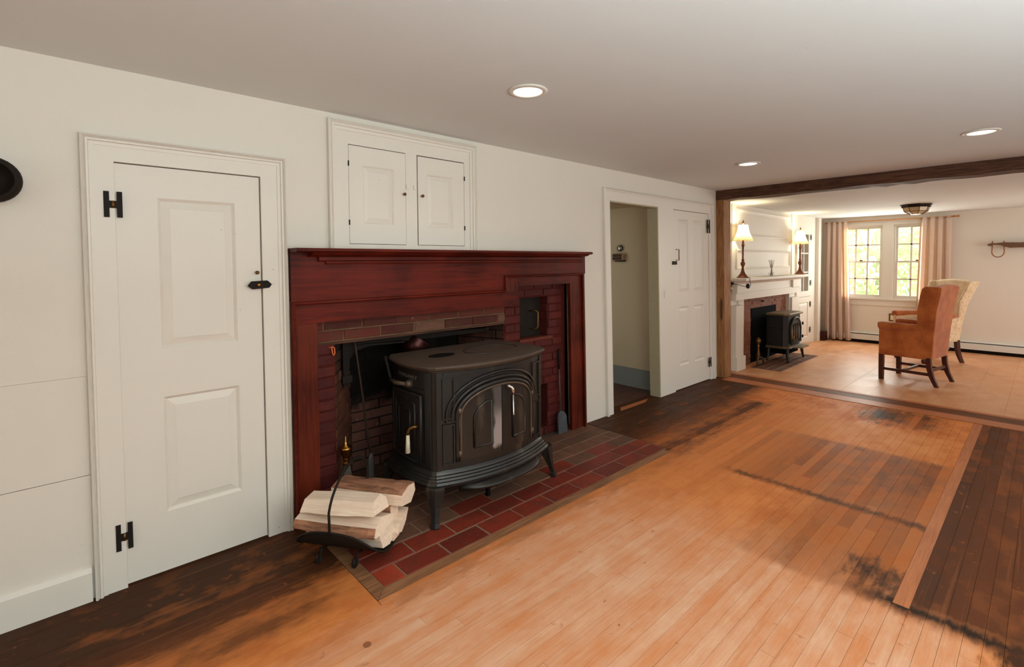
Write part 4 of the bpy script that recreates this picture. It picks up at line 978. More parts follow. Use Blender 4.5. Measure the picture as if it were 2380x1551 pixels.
# rolled rim
rim = [rs[i][0] for i in range(NU+1)]+[rs[NU][j] for j in range(1, NV+1)]+[rs[i][NV] for i in range(NU-1, -1, -1)]+[rs[0][j] for j in range(NV-1, -1, -1)]
MB().tube(rim, 0.005, 6).build('rim', M_BLKMET, lh, local=True)
hz = z0_+Rr*(1-cos(PH)); hy = Rr*sin(PH)
hoop = [(0, -hy, hz-0.02), (0, -hy-0.002, hz+0.05)]+[(0, -cos(pi*k/16)*hy*1.02+0.045*sin(pi*k/16), hz+0.09+0.150*sin(pi*k/16)) for k in range(17)]+[(0, hy+0.004, hz+0.05), (0, hy, hz-0.02)]
MB().tube(hoop, 0.0085, 8, 0.5).build('hoop_handle', M_BLKMET, lh, local=True)
for sx in (-0.095, 0.085):
    for sy in (-1, 1):
        pts = [(sx, 0.0, z0_-0.006), (sx, sy*0.05, z0_-0.004), (sx, sy*0.085, 0.055), (sx, sy*0.092, 0.040)]
        pts += [(sx, sy*(0.108-0.018*cos(t)), 0.024-0.020*sin(t)) for t in [pi*k/8 for k in range(0, 13)]]
        MB().tube(pts, 0.0075, 6, 0.6).build('scroll_leg', M_BLKMET, lh, local=True)
def log(secs, cut0, cut1, y, z, x0, x1, bark, label, tilt=0.0, roll=0.0, yaw=0.0, group='split logs in the carrier'):
    """secs: cross-section polygon (y,z), bark = indices of edges covered in bark; x0..x1 length"""
    cx, n = (x0+x1)/2, len(secs)
    root = empty('split_log', (0, 0, 0), label, 'log', group)
    Rm = Matrix.Rotation(yaw, 3, 'Z') @ Matrix.Rotation(tilt, 3, 'Y') @ Matrix.Rotation(roll, 3, 'X')
    base = Vector((cx, y, z)); rnd = random.Random(label)
    def T(p): return Rm @ Vector(p) + base
    G = Matrix.Rotation(LA, 3, 'Z')
    root.location = LC+G @ base; ORI[root.name] = Vector((0, 0, 0)); root.rotation_euler = (0, 0, LA)
    NS = 9; rows = []
    for i in range(NS+1):
        t = i/NS; x = (x0-cx)+(x1-x0)*t; sc = 1+0.05*sin(t*5+y*30)
        rows.append([tuple(Rm @ Vector((x + (cut1*(p[1]) if i == NS else (cut0*p[1] if i == 0 else 0)), p[0]*sc+rnd.uniform(-.0015, .0015), p[1]*sc+rnd.uniform(-.0015, .0015)))) for p in secs])
    MB().rings(rows, smooth=False).build('wood', M_LOG, root, local=True)
    if bark:
        mb = MB(); th = 0.005
        for e in bark:
            a, b = secs[e], secs[(e+1) % n]; nn = Vector((b[1]-a[1], -(b[0]-a[0]))).normalized()*th; K = 12
            rr = []
            for i in range(K+1):
                t = i/K; x = (x0-cx)+0.002+(x1-x0-0.004)*t; k1 = rnd.uniform(0.5, 1.5); k2 = rnd.uniform(0.5, 1.5); sc = 1+0.05*sin(t*5+y*30)
                q = [(a[0]*sc, a[1]*sc), (b[0]*sc, b[1]*sc), (b[0]*sc+nn.x*k1, b[1]*sc+nn.y*k1), (a[0]*sc+nn.x*k2, a[1]*sc+nn.y*k2)]
                rr.append([tuple(Rm @ Vector((x, p[0], p[1]))) for p in q])
            mb.rings(rr, smooth=False)
        mb.build('bark', M_BARK, root, 'rough brown bark', local=True)
    return root
def arcsec(r, a0, a1, n): return [(r*cos(radians(a0+(a1-a0)*k/n)), r*sin(radians(a0+(a1-a0)*k/n))) for k in range(n+1)]
# polygons counterclockwise seen from +x (y right, z up)
log([(-0.074, -0.016), (0.066, -0.036), (0.080, 0.004), (0.045, 0.034), (-0.030, 0.028)], 0.0, -0.4, -0.040, 0.248, -0.185, 0.170, [], 'pale split log on top of the pile nearest the hoop handle', tilt=-0.04)
log([(-0.086, -0.026), (-0.02, -0.032), (0.080, -0.028), (0.086, 0.0), (0.0, 0.026), (-0.070, 0.008)], 0.0, -0.3, -0.050, 0.186, -0.205, 0.195, [5, 0], 'pale split log with a bark lower edge, second in the front stack', tilt=0.01)
log([(-0.054, -0.032), (0.010, -0.046), (0.070, -0.028), (0.074, 0.030), (-0.066, 0.034)], 0.0, -0.2, -0.026, 0.116, -0.170, 0.200, [], 'big pale split log at the bottom of the carrier')
log([(-0.070, -0.020), (0.030, -0.046), (0.080, -0.01), (0.066, 0.030), (0.0, 0.044), (-0.070, 0.030)], 0.0, 0.0, 0.125, 0.235, -0.130, 0.240, [2, 3, 4], 'long reddish bark-topped log at the back of the pile', tilt=0.02)
log([(-0.034, -0.032)]+arcsec(0.043, -62, 80, 6)+[(-0.034, 0.038)], 0.0, 0.0, 0.082, 0.166, -0.12, 0.185, [7, 8, 0], 'short log with a rounded pale end below the bark-topped log')
log([(-0.045, -0.030), (0.0, -0.040), (0.045, -0.010), (0.072, 0.035), (0.040, 0.030), (-0.030, 0.0)], 0.0, 0.0, 0.080, 0.120, -0.17, 0.225, [], 'narrow pale split log leaning up the rear side of the carrier')
log([(-0.030, -0.016), (0.030, -0.020), (0.036, 0.010), (-0.024, 0.018)], 0.0, 0.0, 0.040, 0.090, 0.02, 0.215, [], 'small pinkish offcut at the bottom right of the carrier', tilt=0.06)

# ================================================================== WALL SCONCE at the far left and CEILING LIGHTS
sc = empty('wall_sconce', (-0.16, 0.0, 1.655), 'black round wall sconce cut off by the left edge of the picture', 'sconce')
MB().lathe([(0.060, 0.0), (0.060, 0.02), (0.030, 0.03), (0.012, 0.035), (0.012, 0.09)], (-0.165, -0.0, 1.655), 24, 'y').build('wall_plate', M_BLKMET, sc)
MB().lathe([(0.078, 0.060), (0.082, 0.066), (0.080, 0.085), (0.070, 0.098), (0.060, 0.104), (0.066, 0.100), (0.0, 0.080)], (-0.172, 0, 1.655), 32, 'y').build('shade', M_BLKMET, sc)
def downlight(x, y, label):
    d = empty('ceiling_light', (x, y, H1), label, 'downlight', 'recessed ceiling downlights')
    MB().lathe([(0.088, 0.0), (0.092, -0.003), (0.088, -0.006), (0.070, -0.009), (0.066, -0.004), (0.066, 0.0)], (x, y, H1), 32).build('frame', M_TRIM, d)
    MB().lathe([(0.066, -0.004), (0.0, -0.0045)], (x, y, H1), 32).build('lens', M_LED, d)
    l = bpy.data.lights.new('downlight_beam', 'SPOT'); l.energy = 13; l.spot_size = radians(150); l.spot_blend = 0.9; l.shadow_soft_size = 0.06; l.color = (1.0, 0.94, 0.86)
    o = bpy.data.objects.new('downlight_beam', l); o.location = (0, 0, -0.02); COL.objects.link(o); o.parent = d
downlight(1.631, -0.932, 'glowing recessed downlight above the fireplace, nearest and largest')
downlight(4.195, -0.901, 'glowing recessed downlight nearest the timber post and panelled door')
downlight(4.286, -2.286, 'glowing recessed downlight near the beam at the right edge')

# ================================================================== FAR ROOM
YP = 0.045   # plane of the panelled fireplace wall
MX0, MX1 = 6.04, 8.14
OP = (6.42, 7.95, 0.0, 0.865)
wlf = MB().slab_xz(5.70, XF, 0, H2, YP, YP+0.12, [(OP[0], OP[1], 0, OP[3]), (8.44, 8.86, 0.86, 1.76)]).build('wall_fireplace_far', M_FARW, kind='structure', label='white panelled fireplace wall of the far room', cat='wall')
# field panels over the mantel with moulded frames
for (a, b, c, d) in ((6.20, 8.10, 1.66, 1.985), (6.20, 8.10, 1.26, 1.49)):
    pass
for (a, b, c, d) in ((6.19, 8.08, 1.655, 2.00), (6.19, 8.06, 1.24, 1.495)):
    mb = MB(); casing_frame(mb, a, b, d, YP, 0.05, z0=c, prof=((0, 0.0), (0.0, -0.012), (0.3, -0.016), (0.6, -0.006), (1.0, -0.002), (1.0, 0.0)), bottom=True)
    mb.build('panel_moulding', M_FARW, wlf)
B(6.06, 6.11, YP-0.008, YP, 1.143, H2).build('stile', M_FARW, wlf); B(8.13, 8.20, YP-0.010, YP, 1.143, H2).build('stile', M_FARW, wlf)
B(5.76, 6.02, YP-0.010, YP, 0.14, 1.90).build('panel', M_FARW, wlf); B(5.72, 6.06, YP-0.016, YP, 0.0, 0.13).build('baseboard', M_FARW, wlf)
# wall between post and doorway return
B(5.60, 5.72, 0.035, 0.10, 0, H1).build('wall_return', M_FARW, kind='structure', label='narrow wall return behind the timber post', cat='wall')
# mantel
fm = empty('white_mantelpiece', ((MX0+MX1)/2, YP, 0), 'white painted mantelpiece with plain pilasters in the far room', 'mantel')
for (a, b) in ((6.045, 6.255), (7.97, 8.27)):
    B(a, b, YP-0.075, YP, 0.0, 0.80).build('pilaster', M_FARW, fm, bevel=0.003)
    B(a-0.02, b+0.02, YP-0.100, YP, 0.0, 0.17).build('plinth', M_FARW, fm, bevel=0.004)
    B(a-0.01, b+0.01, YP-0.090, YP, 0.95, 1.09).build('frieze_block', M_FARW, fm, bevel=0.003)
B(6.045, 8.27, YP-0.072, YP, 0.865, 0.955).build('frieze_rail', M_FARW, fm)
B(6.05, 8.265, YP-0.060, YP, 0.955, 1.085).build('frieze', M_FARW, fm)
B(6.035, 8.28, YP-0.078, YP, 0.945, 0.957).build('moulding', M_FARW, fm)
B(6.255, OP[0], YP-0.012, YP, 0.0, 0.865).build('slip', M_FARW, fm); B(OP[1], 7.97, YP-0.040, YP, 0.0, 0.865).build('slip', M_FARW, fm)
MB().prism([(YP, 1.062), (YP-0.085, 1.062), (YP-0.11, 1.085), (YP-0.165, 1.098), (YP-0.17, 1.108), (YP, 1.108)], 6.02, 8.29, 'x').build('bed_moulding', M_FARW, fm)
B(5.98, 8.33, YP-0.215, YP-0.001, 1.108, 1.142).build('shelf', M_FARW, fm, bevel=0.004)
# brick facing and black firebox
ffp = empty('brick_fireplace', (7.08, 0.1, 0), 'brown brick fireplace opening inside the white mantelpiece', 'fireplace')
B(OP[0]-0.01, OP[1]+0.01, YP+0.012, YP+0.10, 0.0, 0.88).build('mortar_bed', M_FBRICK, ffp)
fb = lambda u, v, d: (u, YP+0.010-d, v)
bricks(ffp, (OP[0], 6.69), (0, 0.72), fb, 0.002, M_FBRICK, L=0.19, seed=31); bricks(ffp, (7.56, OP[1]), (0, 0.72), fb, 0.002, M_FBRICK, L=0.20, seed=32)
bricks(ffp, (OP[0], OP[1]), (0.72, 0.862), fb, 0.002, M_FBRICK, L=0.20, Hh=0.054, seed=33)
B(6.69, 7.56, YP+0.004, YP+0.013, 0.0, 0.72).build('firebox_opening', M_BLACK, ffp, 'black metal panel closing the firebox')  # black sheet stands in for the shade inside the open firebox
B(7.03, 7.07, YP-0.02, YP, 0.79, 0.81).build('damper_knob', M_BLKMET, ffp)
fhe = empty('brick_hearth', (7.1, -0.15, 0), 'dusty brown brick hearth in front of the far fireplace', 'hearth')
bricks(fhe, (6.40, 7.85), (-0.42, -0.055), lambda u, v, d: (u, v, d), 0.004, M_HBRICKD, L=0.20, Hh=0.1, seed=35, jit=0.0004)
# table lamps
def lamp(x, y, z, label, first):
    e = empty('table_lamp', (x, y, z), label, 'lamp', 'lamps on the white mantel')
    pr = [(0.0, 0), (0.056, 0.0), (0.058, 0.008), (0.050, 0.014), (0.044, 0.020), (0.040, 0.030), (0.026, 0.050), (0.015, 0.085), (0.011, 0.125), (0.013, 0.14), (0.021, 0.158), (0.022, 0.180), (0.015, 0.195), (0.010, 0.200), (0.016, 0.222), (0.010, 0.224), (0.0085, 0.24), (0.0095, 0.36), (0.011, 0.385), (0.017, 0.392), (0.012, 0.405), (0.010, 0.44), (0.006, 0.46), (0.0, 0.465)]
    MB().lathe([(r*1.22, h) for r, h in pr], (x, y, z), 18).build('base', M_GOLDLT, e)
    sp = []
    for k in range(9):
        t = k/8; r = 0.052+0.066*(1-t)**1.7; sp.append((r, 0.452+0.188*t))
    o = MB().rings([[(x+r*cos(2*pi*q/24), y+r*sin(2*pi*q/24), z+h) for q in range(24)] for r, h in sp], cap0=False, cap1=False).build('shade', M_SHADE, e)
    MB().tube([(x+0.116*cos(2*pi*q/24), y+0.116*sin(2*pi*q/24), z+0.452) for q in range(25)], 0.003, 6).build('shade_rim', M_SHADE, e)
    MB().lathe([(0.003, 0.60), (0.003, 0.655), (0.010, 0.660), (0.012, 0.675), (0.005, 0.685), (0.007, 0.692), (0.0, 0.705)], (x, y, z), 10).build('finial', M_BRASSD, e, 'bronze finial')
    MB().lathe([(0.0, 0.50), (0.018, 0.51), (0.024, 0.535), (0.016, 0.565), (0.0, 0.575)], (x, y, z), 14).build('bulb', M_BULB, e)
    l = bpy.data.lights.new('lamp_light', 'POINT'); l.energy = 11.0; l.color = (1.0, 0.84, 0.52); l.shadow_soft_size = 0.03
    lo = bpy.data.objects.new('lamp_light', l); lo.location = (0, 0, 0.60); COL.objects.link(lo); lo.parent = e
lamp(6.125, -0.070, 1.142, 'lit table lamp with cream shade on the left end of the white mantel', True)
lamp(8.14, -0.075, 1.142, 'lit table lamp with cream shade on the right end of the white mantel', False)
# reed diffuser
rdif = empty('reed_diffuser', (7.03, -0.075, 1.142), 'small clear glass reed diffuser in the middle of the white mantel', 'diffuser')
MB().lathe([(0.0, 0.0), (0.040, 0.0), (0.042, 0.02), (0.036, 0.045), (0.014, 0.060), (0.013, 0.075)], (7.03, -0.075, 1.142), 16).build('bottle', M_GLASSY, rdif)
for dx, dy in ((-0.07, 0.01), (-0.05, 0.0), (-0.03, -0.01), (0.05, 0.01), (0.065, -0.01), (0.0, 0.0)):
    MB().tube([(7.03-dx*0.25, -0.075-dy, 1.150), (7.03+dx, -0.075+dy, 1.142+0.215)], 0.0032, 5).build('reed', M_TAN, rdif)
# outlet, plug and cord under the left lamp
ot = empty('wall_outlet', (6.10, YP, 1.05), 'brass wall outlet left of the white mantel with black plugs', 'outlet')
B(5.965, 6.045, YP-0.022, YP-0.011, 0.975, 1.100).build('plate', M_BRASSD, ot); B(5.99, 6.02, YP-0.05, YP-0.022, 1.06, 1.09).build('plug', M_PLASTICB, ot); B(5.99, 6.02, YP-0.05, YP-0.022, 1.0, 1.03).build('plug', M_IVORY, ot)
MB().tube([(6.005, YP-0.05, 1.075), (6.03, YP-0.10, 1.06), (6.05, YP-0.17, 1.04), (6.06, YP-0.235, 1.055), (6.03, YP-0.24, 1.10), (6.045, YP-0.23, 1.146), (6.08, -0.10, 1.147)], 0.0035, 6).build('lamp_cord', M_PLASTICB, label='black lamp cord looping over the left end of the white shelf', cat='cord')
MB().lathe([(0.0, -0.02), (0.025, -0.015), (0.032, 0.0), (0.025, 0.015), (0.0, 0.02)], (6.07, YP-0.20, 1.045), 10, 'y').build('cord_bundle', M_PLASTICB, ot, 'black bundle of cord')
# hooks
for nm, x, z, lab in (('wall_hook', 5.90, 0.955, 'small brass hook on the wall left of the outlet'), ('wall_hook', 8.30, 0.985, 'small pinkish hook at the right end of the white mantel')):
    MB().tube([(x, YP-0.012, z), (x, YP-0.05, z), (x+0.02, YP-0.06, z+0.02)], 0.007, 6).build(nm, M_GOLDLT, label=lab, cat='hook')
# built-in corner cupboard
cc = empty('china_cupboard', (8.7, YP, 0), 'white built-in cupboard with glazed upper door right of the white mantel', 'cupboard')
ud = MB().slab_xz(8.33, 9.02, 0.78, 1.80, YP-0.022, YP-0.001, [(8.44, 8.86, 0.86, 1.76)]).build('glazed_door', M_FARW, cc)
for z in (1.16, 1.46): B(8.44, 8.86, YP-0.018, YP-0.004, z-0.009, z+0.009).build('glazing_bar', M_FARW, ud)
B(8.645, 8.660, YP-0.018, YP-0.004, 0.86, 1.76).build('glazing_bar', M_FARW, ud)
B(8.44, 8.86, YP-0.009, YP-0.006, 0.86, 1.76).build('pane', M_GLASS, ud)
MB().slab_xz(8.33, 9.02, 0.04, 0.765, YP-0.022, YP-0.001, [(8.44, 8.86, 0.12, 0.68)]).build('lower_door', M_FARW, cc)
raised(8.44, 8.86, 0.12, 0.68, YP-0.022).build('panel', M_FARW, cc)
ins = MB(); ins.box(8.42, 8.88, YP+0.42, YP+0.44, 0.84, 1.80); ins.box(8.42, 8.435, YP+0.121, YP+0.42, 0.84, 1.80); ins.box(8.865, 8.88, YP+0.121, YP+0.42, 0.84, 1.80); ins.box(8.42, 8.88, YP+0.121, YP+0.44, 0.82, 0.84); ins.box(8.42, 8.88, YP+0.121, YP+0.44, 1.80, 1.82)
ins.build('interior', M_JAMB, cc); B(8.436, 8.864, YP+0.10, YP+0.41, 1.14, 1.155).build('shelf', M_JAMB, cc); B(8.436, 8.864, YP+0.10, YP+0.41, 1.45, 1.465).build('shelf', M_JAMB, cc)
for z in (1.72, 0.985, 0.64, 0.225):
    mb, k = h_hinge(8.955, z-0.045, z+0.045, 0.075, YP-0.022); mb.build('hinge', M_BLKMET, cc, 'dark H hinge')
# ---- far wall with the double window
W1 = (0.20, 0.785, 0.735, 1.900); W2 = (0.925, 1.510, 0.735, 1.900)   # u = -y
fwall = MB().slab_xz(-0.15, 4.6, 0, H2, 0.0, 0.14, [W1, W2]).swapxy(XF).build('wall_far', M_FARW, kind='structure', label='white end wall of the far room with the double window', cat='wall')
for i, Wn in enumerate((W1, W2)):
    w = empty('window_%d' % (i+1), (XF, -(Wn[0]+Wn[1])/2, Wn[2]), ('left' if i == 0 else 'right')+' white sash window with small panes in the far wall', 'window', kind='structure')
    a, b, c, d = Wn
    MB().slab_xz(a, b, c, d, 0.02, 0.12, [(a+0.02, b-0.02, c+0.02, d-0.02)]).swapxy(XF).build('window_frame', M_TRIM, w)
    zm = (c+d)/2; s = 0.026
    for (z0, z1, yy0) in ((zm-0.012, d-0.02, 0.075), (c+0.02, zm+0.012, 0.045)):
        sash = MB().slab_xz(a+0.02, b-0.02, z0, z1, yy0, yy0+0.028, [(a+0.02+s, b-0.02-s, z0+s*1.0, z1-s)]).swapxy(XF).build('sash', M_TRIM, w)
        for q in (1, 2):
            xx = a+0.02+s+(b-a-0.04-2*s)*q/3; MB().box(xx-0.011, xx+0.011, yy0+0.004, yy0+0.024, z0+s, z1-s).swapxy(XF).build('glazing_bar', M_TRIM, sash)
        zz = (z0+z1)/2; MB().box(a+0.02+s, b-0.02-s, yy0+0.004, yy0+0.024, zz-0.011, zz+0.011).swapxy(XF).build('glazing_bar', M_TRIM, sash)
        for q in range(3):
            for r_ in range(2):
                xa = a+0.02+s+(b-a-0.04-2*s)*q/3; xb = a+0.02+s+(b-a-0.04-2*s)*(q+1)/3; za = z0+s if r_ == 0 else zz; zb = zz if r_ == 0 else z1-s
                MB().box(xa, xb, yy0+0.013, yy0+0.015, za, zb).swapxy(XF).build('pane', M_GLASS, sash)
    MB().box((a+b)/2-0.02, (a+b)/2+0.02, 0.038, 0.06, zm+0.012, zm+0.030).swapxy(XF).build('sash_lock', M_BRASSD, w)
tw = MB()
tw.box(W1[0]-0.06, W2[1]+0.08, -0.045, 0.02, 0.708, 0.733); tw.box(W1[0]-0.04, W2[1]+0.06, -0.014, 0.0, 0.615, 0.708)
tw.box(W1[1]-0.0, W2[0], -0.014, 0.0, 0.733, 1.93); tw.box(W1[0]-0.05, W1[0], -0.014, 0.0, 0.733, 1.93); tw.box(W2[1], W2[1]+0.05, -0.014, 0, 0.733, 1.93); tw.box(W1[0]-0.05, W2[1]+0.05, -0.016, 0.0, 1.90, 1.955)
tw.swapxy(XF).build('trim_4', M_TRIM, kind='structure', label='white casing, sill and apron of the double window', cat='trim')
MB().prism([(YP, 0), (YP-0.05, 0), (YP-0.05, 2.05), (YP, 2.05)], XF-0.42, XF-0.30, 'x').build('trim_5', M_TRIM, kind='structure', label='white corner board beside the china cupboard', cat='trim')
B(XF-0.30, XF-0.125, YP-0.12, YP-0.02, 0.0, 0.15).build('pipe_cover', M_COPPER, label='small brown pipe cover in the far corner at floor level', cat='pipe cover')
# baseboard heater
bh = empty('baseboard_heater', (XF-0.04, -1.4, 0), 'long white baseboard heater along the far wall', 'heater')
MB().prism([(XF-0.065, 0.050), (XF-0.065, 0.132), (XF-0.058, 0.136), (XF-0.058, 0.050)], -0.12, -4.5, 'y').build('front_panel', M_WHITEM, bh)
MB().prism([(XF-0.001, 0.045), (XF-0.001, 0.178), (XF-0.050, 0.170), (XF-0.058, 0.152), (XF-0.055, 0.152), (XF-0.046, 0.166), (XF-0.006, 0.172), (XF-0.006, 0.045)], -0.12, -4.5, 'y').build('back_panel', M_WHITEM, bh)
MB().prism([(XF-0.05, 0.0), (XF-0.05, 0.13), (XF-0.01, 0.13), (XF-0.01, 0.0)], -0.12, -4.5, 'y').build('fin_core', M_DARK, bh)
# curtain rod and curtains
rod = MB().tube([(XF-0.10, 0.0, 1.975), (XF-0.10, -1.64, 1.975)], 0.010, 10).build('curtain_rod', M_ROD, label='thin wooden curtain rod above the double window', cat='curtain rod')
MB().tube([(XF-0.10, -1.64, 1.975), (XF-0.10, -1.65, 1.975), (XF-0.10, -1.69, 1.975), (XF-0.10, -1.70, 1.975)], [0.018, 0.012, 0.014, 0.020], 10).build('finial', M_ROD, rod)
for yb in (-0.02, -1.60): B(XF-0.11, XF-0.001, yb-0.008, yb+0.008, 1.960, 1.972).build('bracket', M_ROD, rod)
def curtain(y0t, y1t, y0b, y1b, folds, seed, label):
    rnd = random.Random(seed); rows = []; n = 90; ph = [rnd.uniform(-0.5, 0.5) for _ in range(folds+2)]
    for i in range(25):
        t = i/24; z = 1.985+(0.022-1.985)*t; row = []
        for k in range(n+1):
            u = k/n; fold = sin(2*pi*folds*u+ph[int(u*folds)]*0.6*t+1.0)+0.35*sin(4*pi*folds*u+t)
            a = 0.016+0.026*t**0.5; yv = (y0t+(y1t-y0t)*u)*(1-t)+(y0b+(y1b-y0b)*u)*t
            row.append((XF-0.105+a*fold, yv+0.008*cos(2*pi*folds*u)*t, z))
        rows.append(row)
    v = [p for r in rows for p in r]; m = n+1
    o = MB().add(v, [(i*m+k, i*m+k+1, (i+1)*m+k+1, (i+1)*m+k) for i in range(24) for k in range(n)], True).build('curtain', M_CURT, label=label, cat='curtain', group='pale pink curtains')
    md = o.modifiers.new('thick', 'SOLIDIFY'); md.thickness = 0.002; return o
curtain(-0.02, -0.33, 0.0, -0.40, 4, 1, 'pale pink pleated curtain left of the double window reaching the floor')
curtain(-1.26, -1.62, -1.22, -1.63, 4, 2, 'pale pink pleated curtain right of the double window behind the chairs')
# ox yoke
yk = empty('ox_yoke', (XF, -2.2, 1.53), 'dark wooden ox yoke with a bent bow hung on the far wall', 'yoke')
pf = [(-1.99, 1.548), (-2.03, 1.572), (-2.09, 1.568), (-2.16, 1.578), (-2.32, 1.572), (-2.42, 1.575), (-2.60, 1.572), (-3.0, 1.57), (-3.05, 1.55), (-3.0, 1.535), (-2.85, 1.54), (-2.75, 1.51), (-2.36, 1.505), (-2.22, 1.503), (-2.17, 1.520), (-2.13, 1.545), (-2.06, 1.548), (-2.02, 1.530)]
MB().prism(pf, XF-0.115, XF-0.04, 'x').build('yoke_beam', M_YOKE, yk, bevel=0.008)
for yc in (-2.105, -2.88):
    MB().tube([(XF-0.075, yc+0.058, 1.60), (XF-0.075, yc+0.060, 1.48)]+[(XF-0.075, yc+0.062*cos(t), 1.45-0.075*sin(t)) for t in [pi*k/12 for k in range(13)]]+[(XF-0.075, yc-0.060, 1.48), (XF-0.075, yc-0.055, 1.60)], 0.0065, 8).build('bow', M_BOW, yk, 'bent wooden bow')
B(XF-0.045, XF-0.002, -2.4, -2.36, 1.53, 1.55).build('hanger', M_BLKMET, yk)
B(XF-0.01, XF, -0.975, -0.885, 0.375, 0.495).build('wall_plate', M_BRASSD, label='brass framed outlet plate below the double window', cat='outlet')
B(XF-0.014, XF-0.010, -0.955, -0.905, 0.395, 0.475).build('plate_cover', M_IVORY, bpy.data.objects['wall_plate'])
# flush mount lantern
fx = empty('flush_mount_lamp', (8.05, -1.43, H2), 'small dark bronze faceted glass lamp on the far ceiling', 'ceiling lamp')
def octo(r, z, rot=pi/8): return [(8.05+r*cos(2*pi*k/8+rot), -1.43+r*sin(2*pi*k/8+rot), z) for k in range(8)]
MB().rings([octo(0.165, H2), octo(0.165, H2-0.008), octo(0.150, H2-0.022), octo(0.155, H2-0.034), octo(0.150, H2-0.040)], smooth=False).build('canopy', M_LAMPIRON, fx)
MB().rings([octo(0.135, H2-0.040), octo(0.120, H2-0.088), octo(0.060, H2-0.125), octo(0.030, H2-0.128)], smooth=False).build('glass', M_LGLASS, fx)
for k in range(8):
    a = [octo(0.137, H2-0.040)[k], octo(0.122, H2-0.089)[k], octo(0.060, H2-0.127)[k]]; MB().tube(a, 0.003, 5).build('rib', M_LAMPIRON, fx)
MB().tube(octo(0.122, H2-0.089)+[octo(0.122, H2-0.089)[0]], 0.003, 5).build('rib', M_LAMPIRON, fx)

# ---- far stove
SX, SY = 7.30, -0.165
fs = empty('small_stove', (SX, SY, 0), 'small black stove with arched window door and tan top before the far fireplace', 'stove')
bx0, bx1, by0, by1 = 7.03, 7.57, -0.275, -0.02
def oct2(o, z, c=0.05): return [(bx0-o+c, by0-o, z), (bx1+o-c, by0-o, z), (bx1+o, by0-o+c, z), (bx1+o, by1, z), (bx0-o, by1, z), (bx0-o, by0-o+c, z)]
MB().rings([oct2(0.0, 0.20), oct2(0.0, 0.615)], smooth=False).build('stove_body', M_FIRESTOVE, fs)
MB().rings([oct2(-0.005, 0.612), oct2(0.028, 0.620), oct2(0.030, 0.636), oct2(0.020, 0.645)], smooth=False).build('top_plate', M_FIRETOP, fs, 'tan dusty top plate')
MB().rings([oct2(0.035, 0.182), oct2(0.040, 0.196), oct2(0.006, 0.208)], smooth=False).build('base_plate', M_FIRETOP, fs, 'tan dusty base plate')
MB().prism([(bx0+0.10, by0-0.035), (bx0+0.16, by0-0.13), (bx1-0.10, by0-0.13), (bx1-0.02, by0-0.035)], 0.186, 0.200, 'z').build('ash_lip', M_FIRETOP, fs, 'tan ash lip')
B(bx0+0.05, bx1-0.05, by0+0.02, by1, 0.10, 0.182).build('ash_pan', M_BLACK, fs)
for (z0, z1) in ((0.22, 0.455), (0.49, 0.595)):
    mb = MB(); a0, a1 = by0+0.055, by1-0.02
    for (p, q, r, s) in ((a0, a1, z0, z0+0.012), (a0, a1, z1-0.012, z1), (a0, a0+0.012, z0, z1), (a1-0.012, a1, z0, z1)): mb.box(bx0-0.006, bx0, p, q, r, s)
    mb.build('side_panel', M_FIRESTOVE, fs)
for dx, dy, x, y in ((-1, -1, bx0+0.0, by0+0.0), (1, -1, bx1, by0), (-1, 0.3, bx0, by1-0.03), (1, 0.3, bx1, by1-0.03)):
    MB().tube([(x, y, 0.19), (x+dx*0.010, y+dy*0.010, 0.11), (x+dx*0.022, y+dy*0.02, 0.03), (x+dx*0.034, y+dy*0.026, 0.012)], [0.028, 0.020, 0.014, 0.017], 8).build('leg', M_FIRESTOVE, fs)
fy = by0-0.002; cx_ = (bx0+bx1)/2
def apts(hw, zb, zs, zt, y, n=16): return [(cx_-hw, y, zb), (cx_-hw, y, zs)]+[(cx_-hw*cos(pi*k/n), y, zs+(zt-zs)*sin(pi*k/n)) for k in range(1, n)]+[(cx_+hw, y, zs), (cx_+hw, y, zb)]
MB().prism([(p[0], p[2]) for p in apts(0.205, 0.24, 0.42, 0.59, 0)], fy-0.012, fy, 'y').build('door', M_FIRESTOVE, fs)
MB().prism([(p[0], p[2]) for p in apts(0.165, 0.285, 0.42, 0.552, 0)], fy-0.0135, fy-0.012, 'y').build('door_glass', M_MICA, fs, 'arched mica window')
MB().tube(apts(0.190, 0.245, 0.42, 0.578, fy-0.016)+[apts(0.190, 0.245, 0.42, 0.578, fy-0.016)[0]], 0.014, 6).build('door_frame', M_FIRESTOVE, fs)
for q in (-0.083, 0.0, 0.083): MB().tube([(cx_+q, fy-0.018, 0.285), (cx_+q, fy-0.018, 0.47)], 0.011, 6).build('gothic_bar', M_FIRESTOVE, fs)
for q in (-0.124, -0.041, 0.041, 0.124):
    MB().tube([(cx_+q-0.042, fy-0.018, 0.44), (cx_+q-0.02, fy-0.018, 0.492), (cx_+q, fy-0.018, 0.508), (cx_+q+0.02, fy-0.018, 0.492), (cx_+q+0.042, fy-0.018, 0.44)], 0.008, 6).build('gothic_bar', M_FIRESTOVE, fs)
MB().prism([(p[0], p[2]) for p in apts(0.165, 0.508, 0.510, 0.552, 0)], fy-0.02, fy-0.013, 'y').build('gothic_head', M_FIRESTOVE, fs)
MB().tube([(cx_-0.180, fy-0.03, 0.275), (cx_-0.185, fy-0.05, 0.33), (cx_-0.165, fy-0.055, 0.365), (cx_-0.135, fy-0.045, 0.345)], 0.009, 8).build('door_handle', M_BRASSD, fs, 'brass coloured door handle')
for z in (0.30, 0.48): MB().lathe([(0.011, -0.02), (0.011, 0.02)], (bx1-0.005, fy-0.02, z), 8).build('hinge', M_FIRESTOVE, fs)
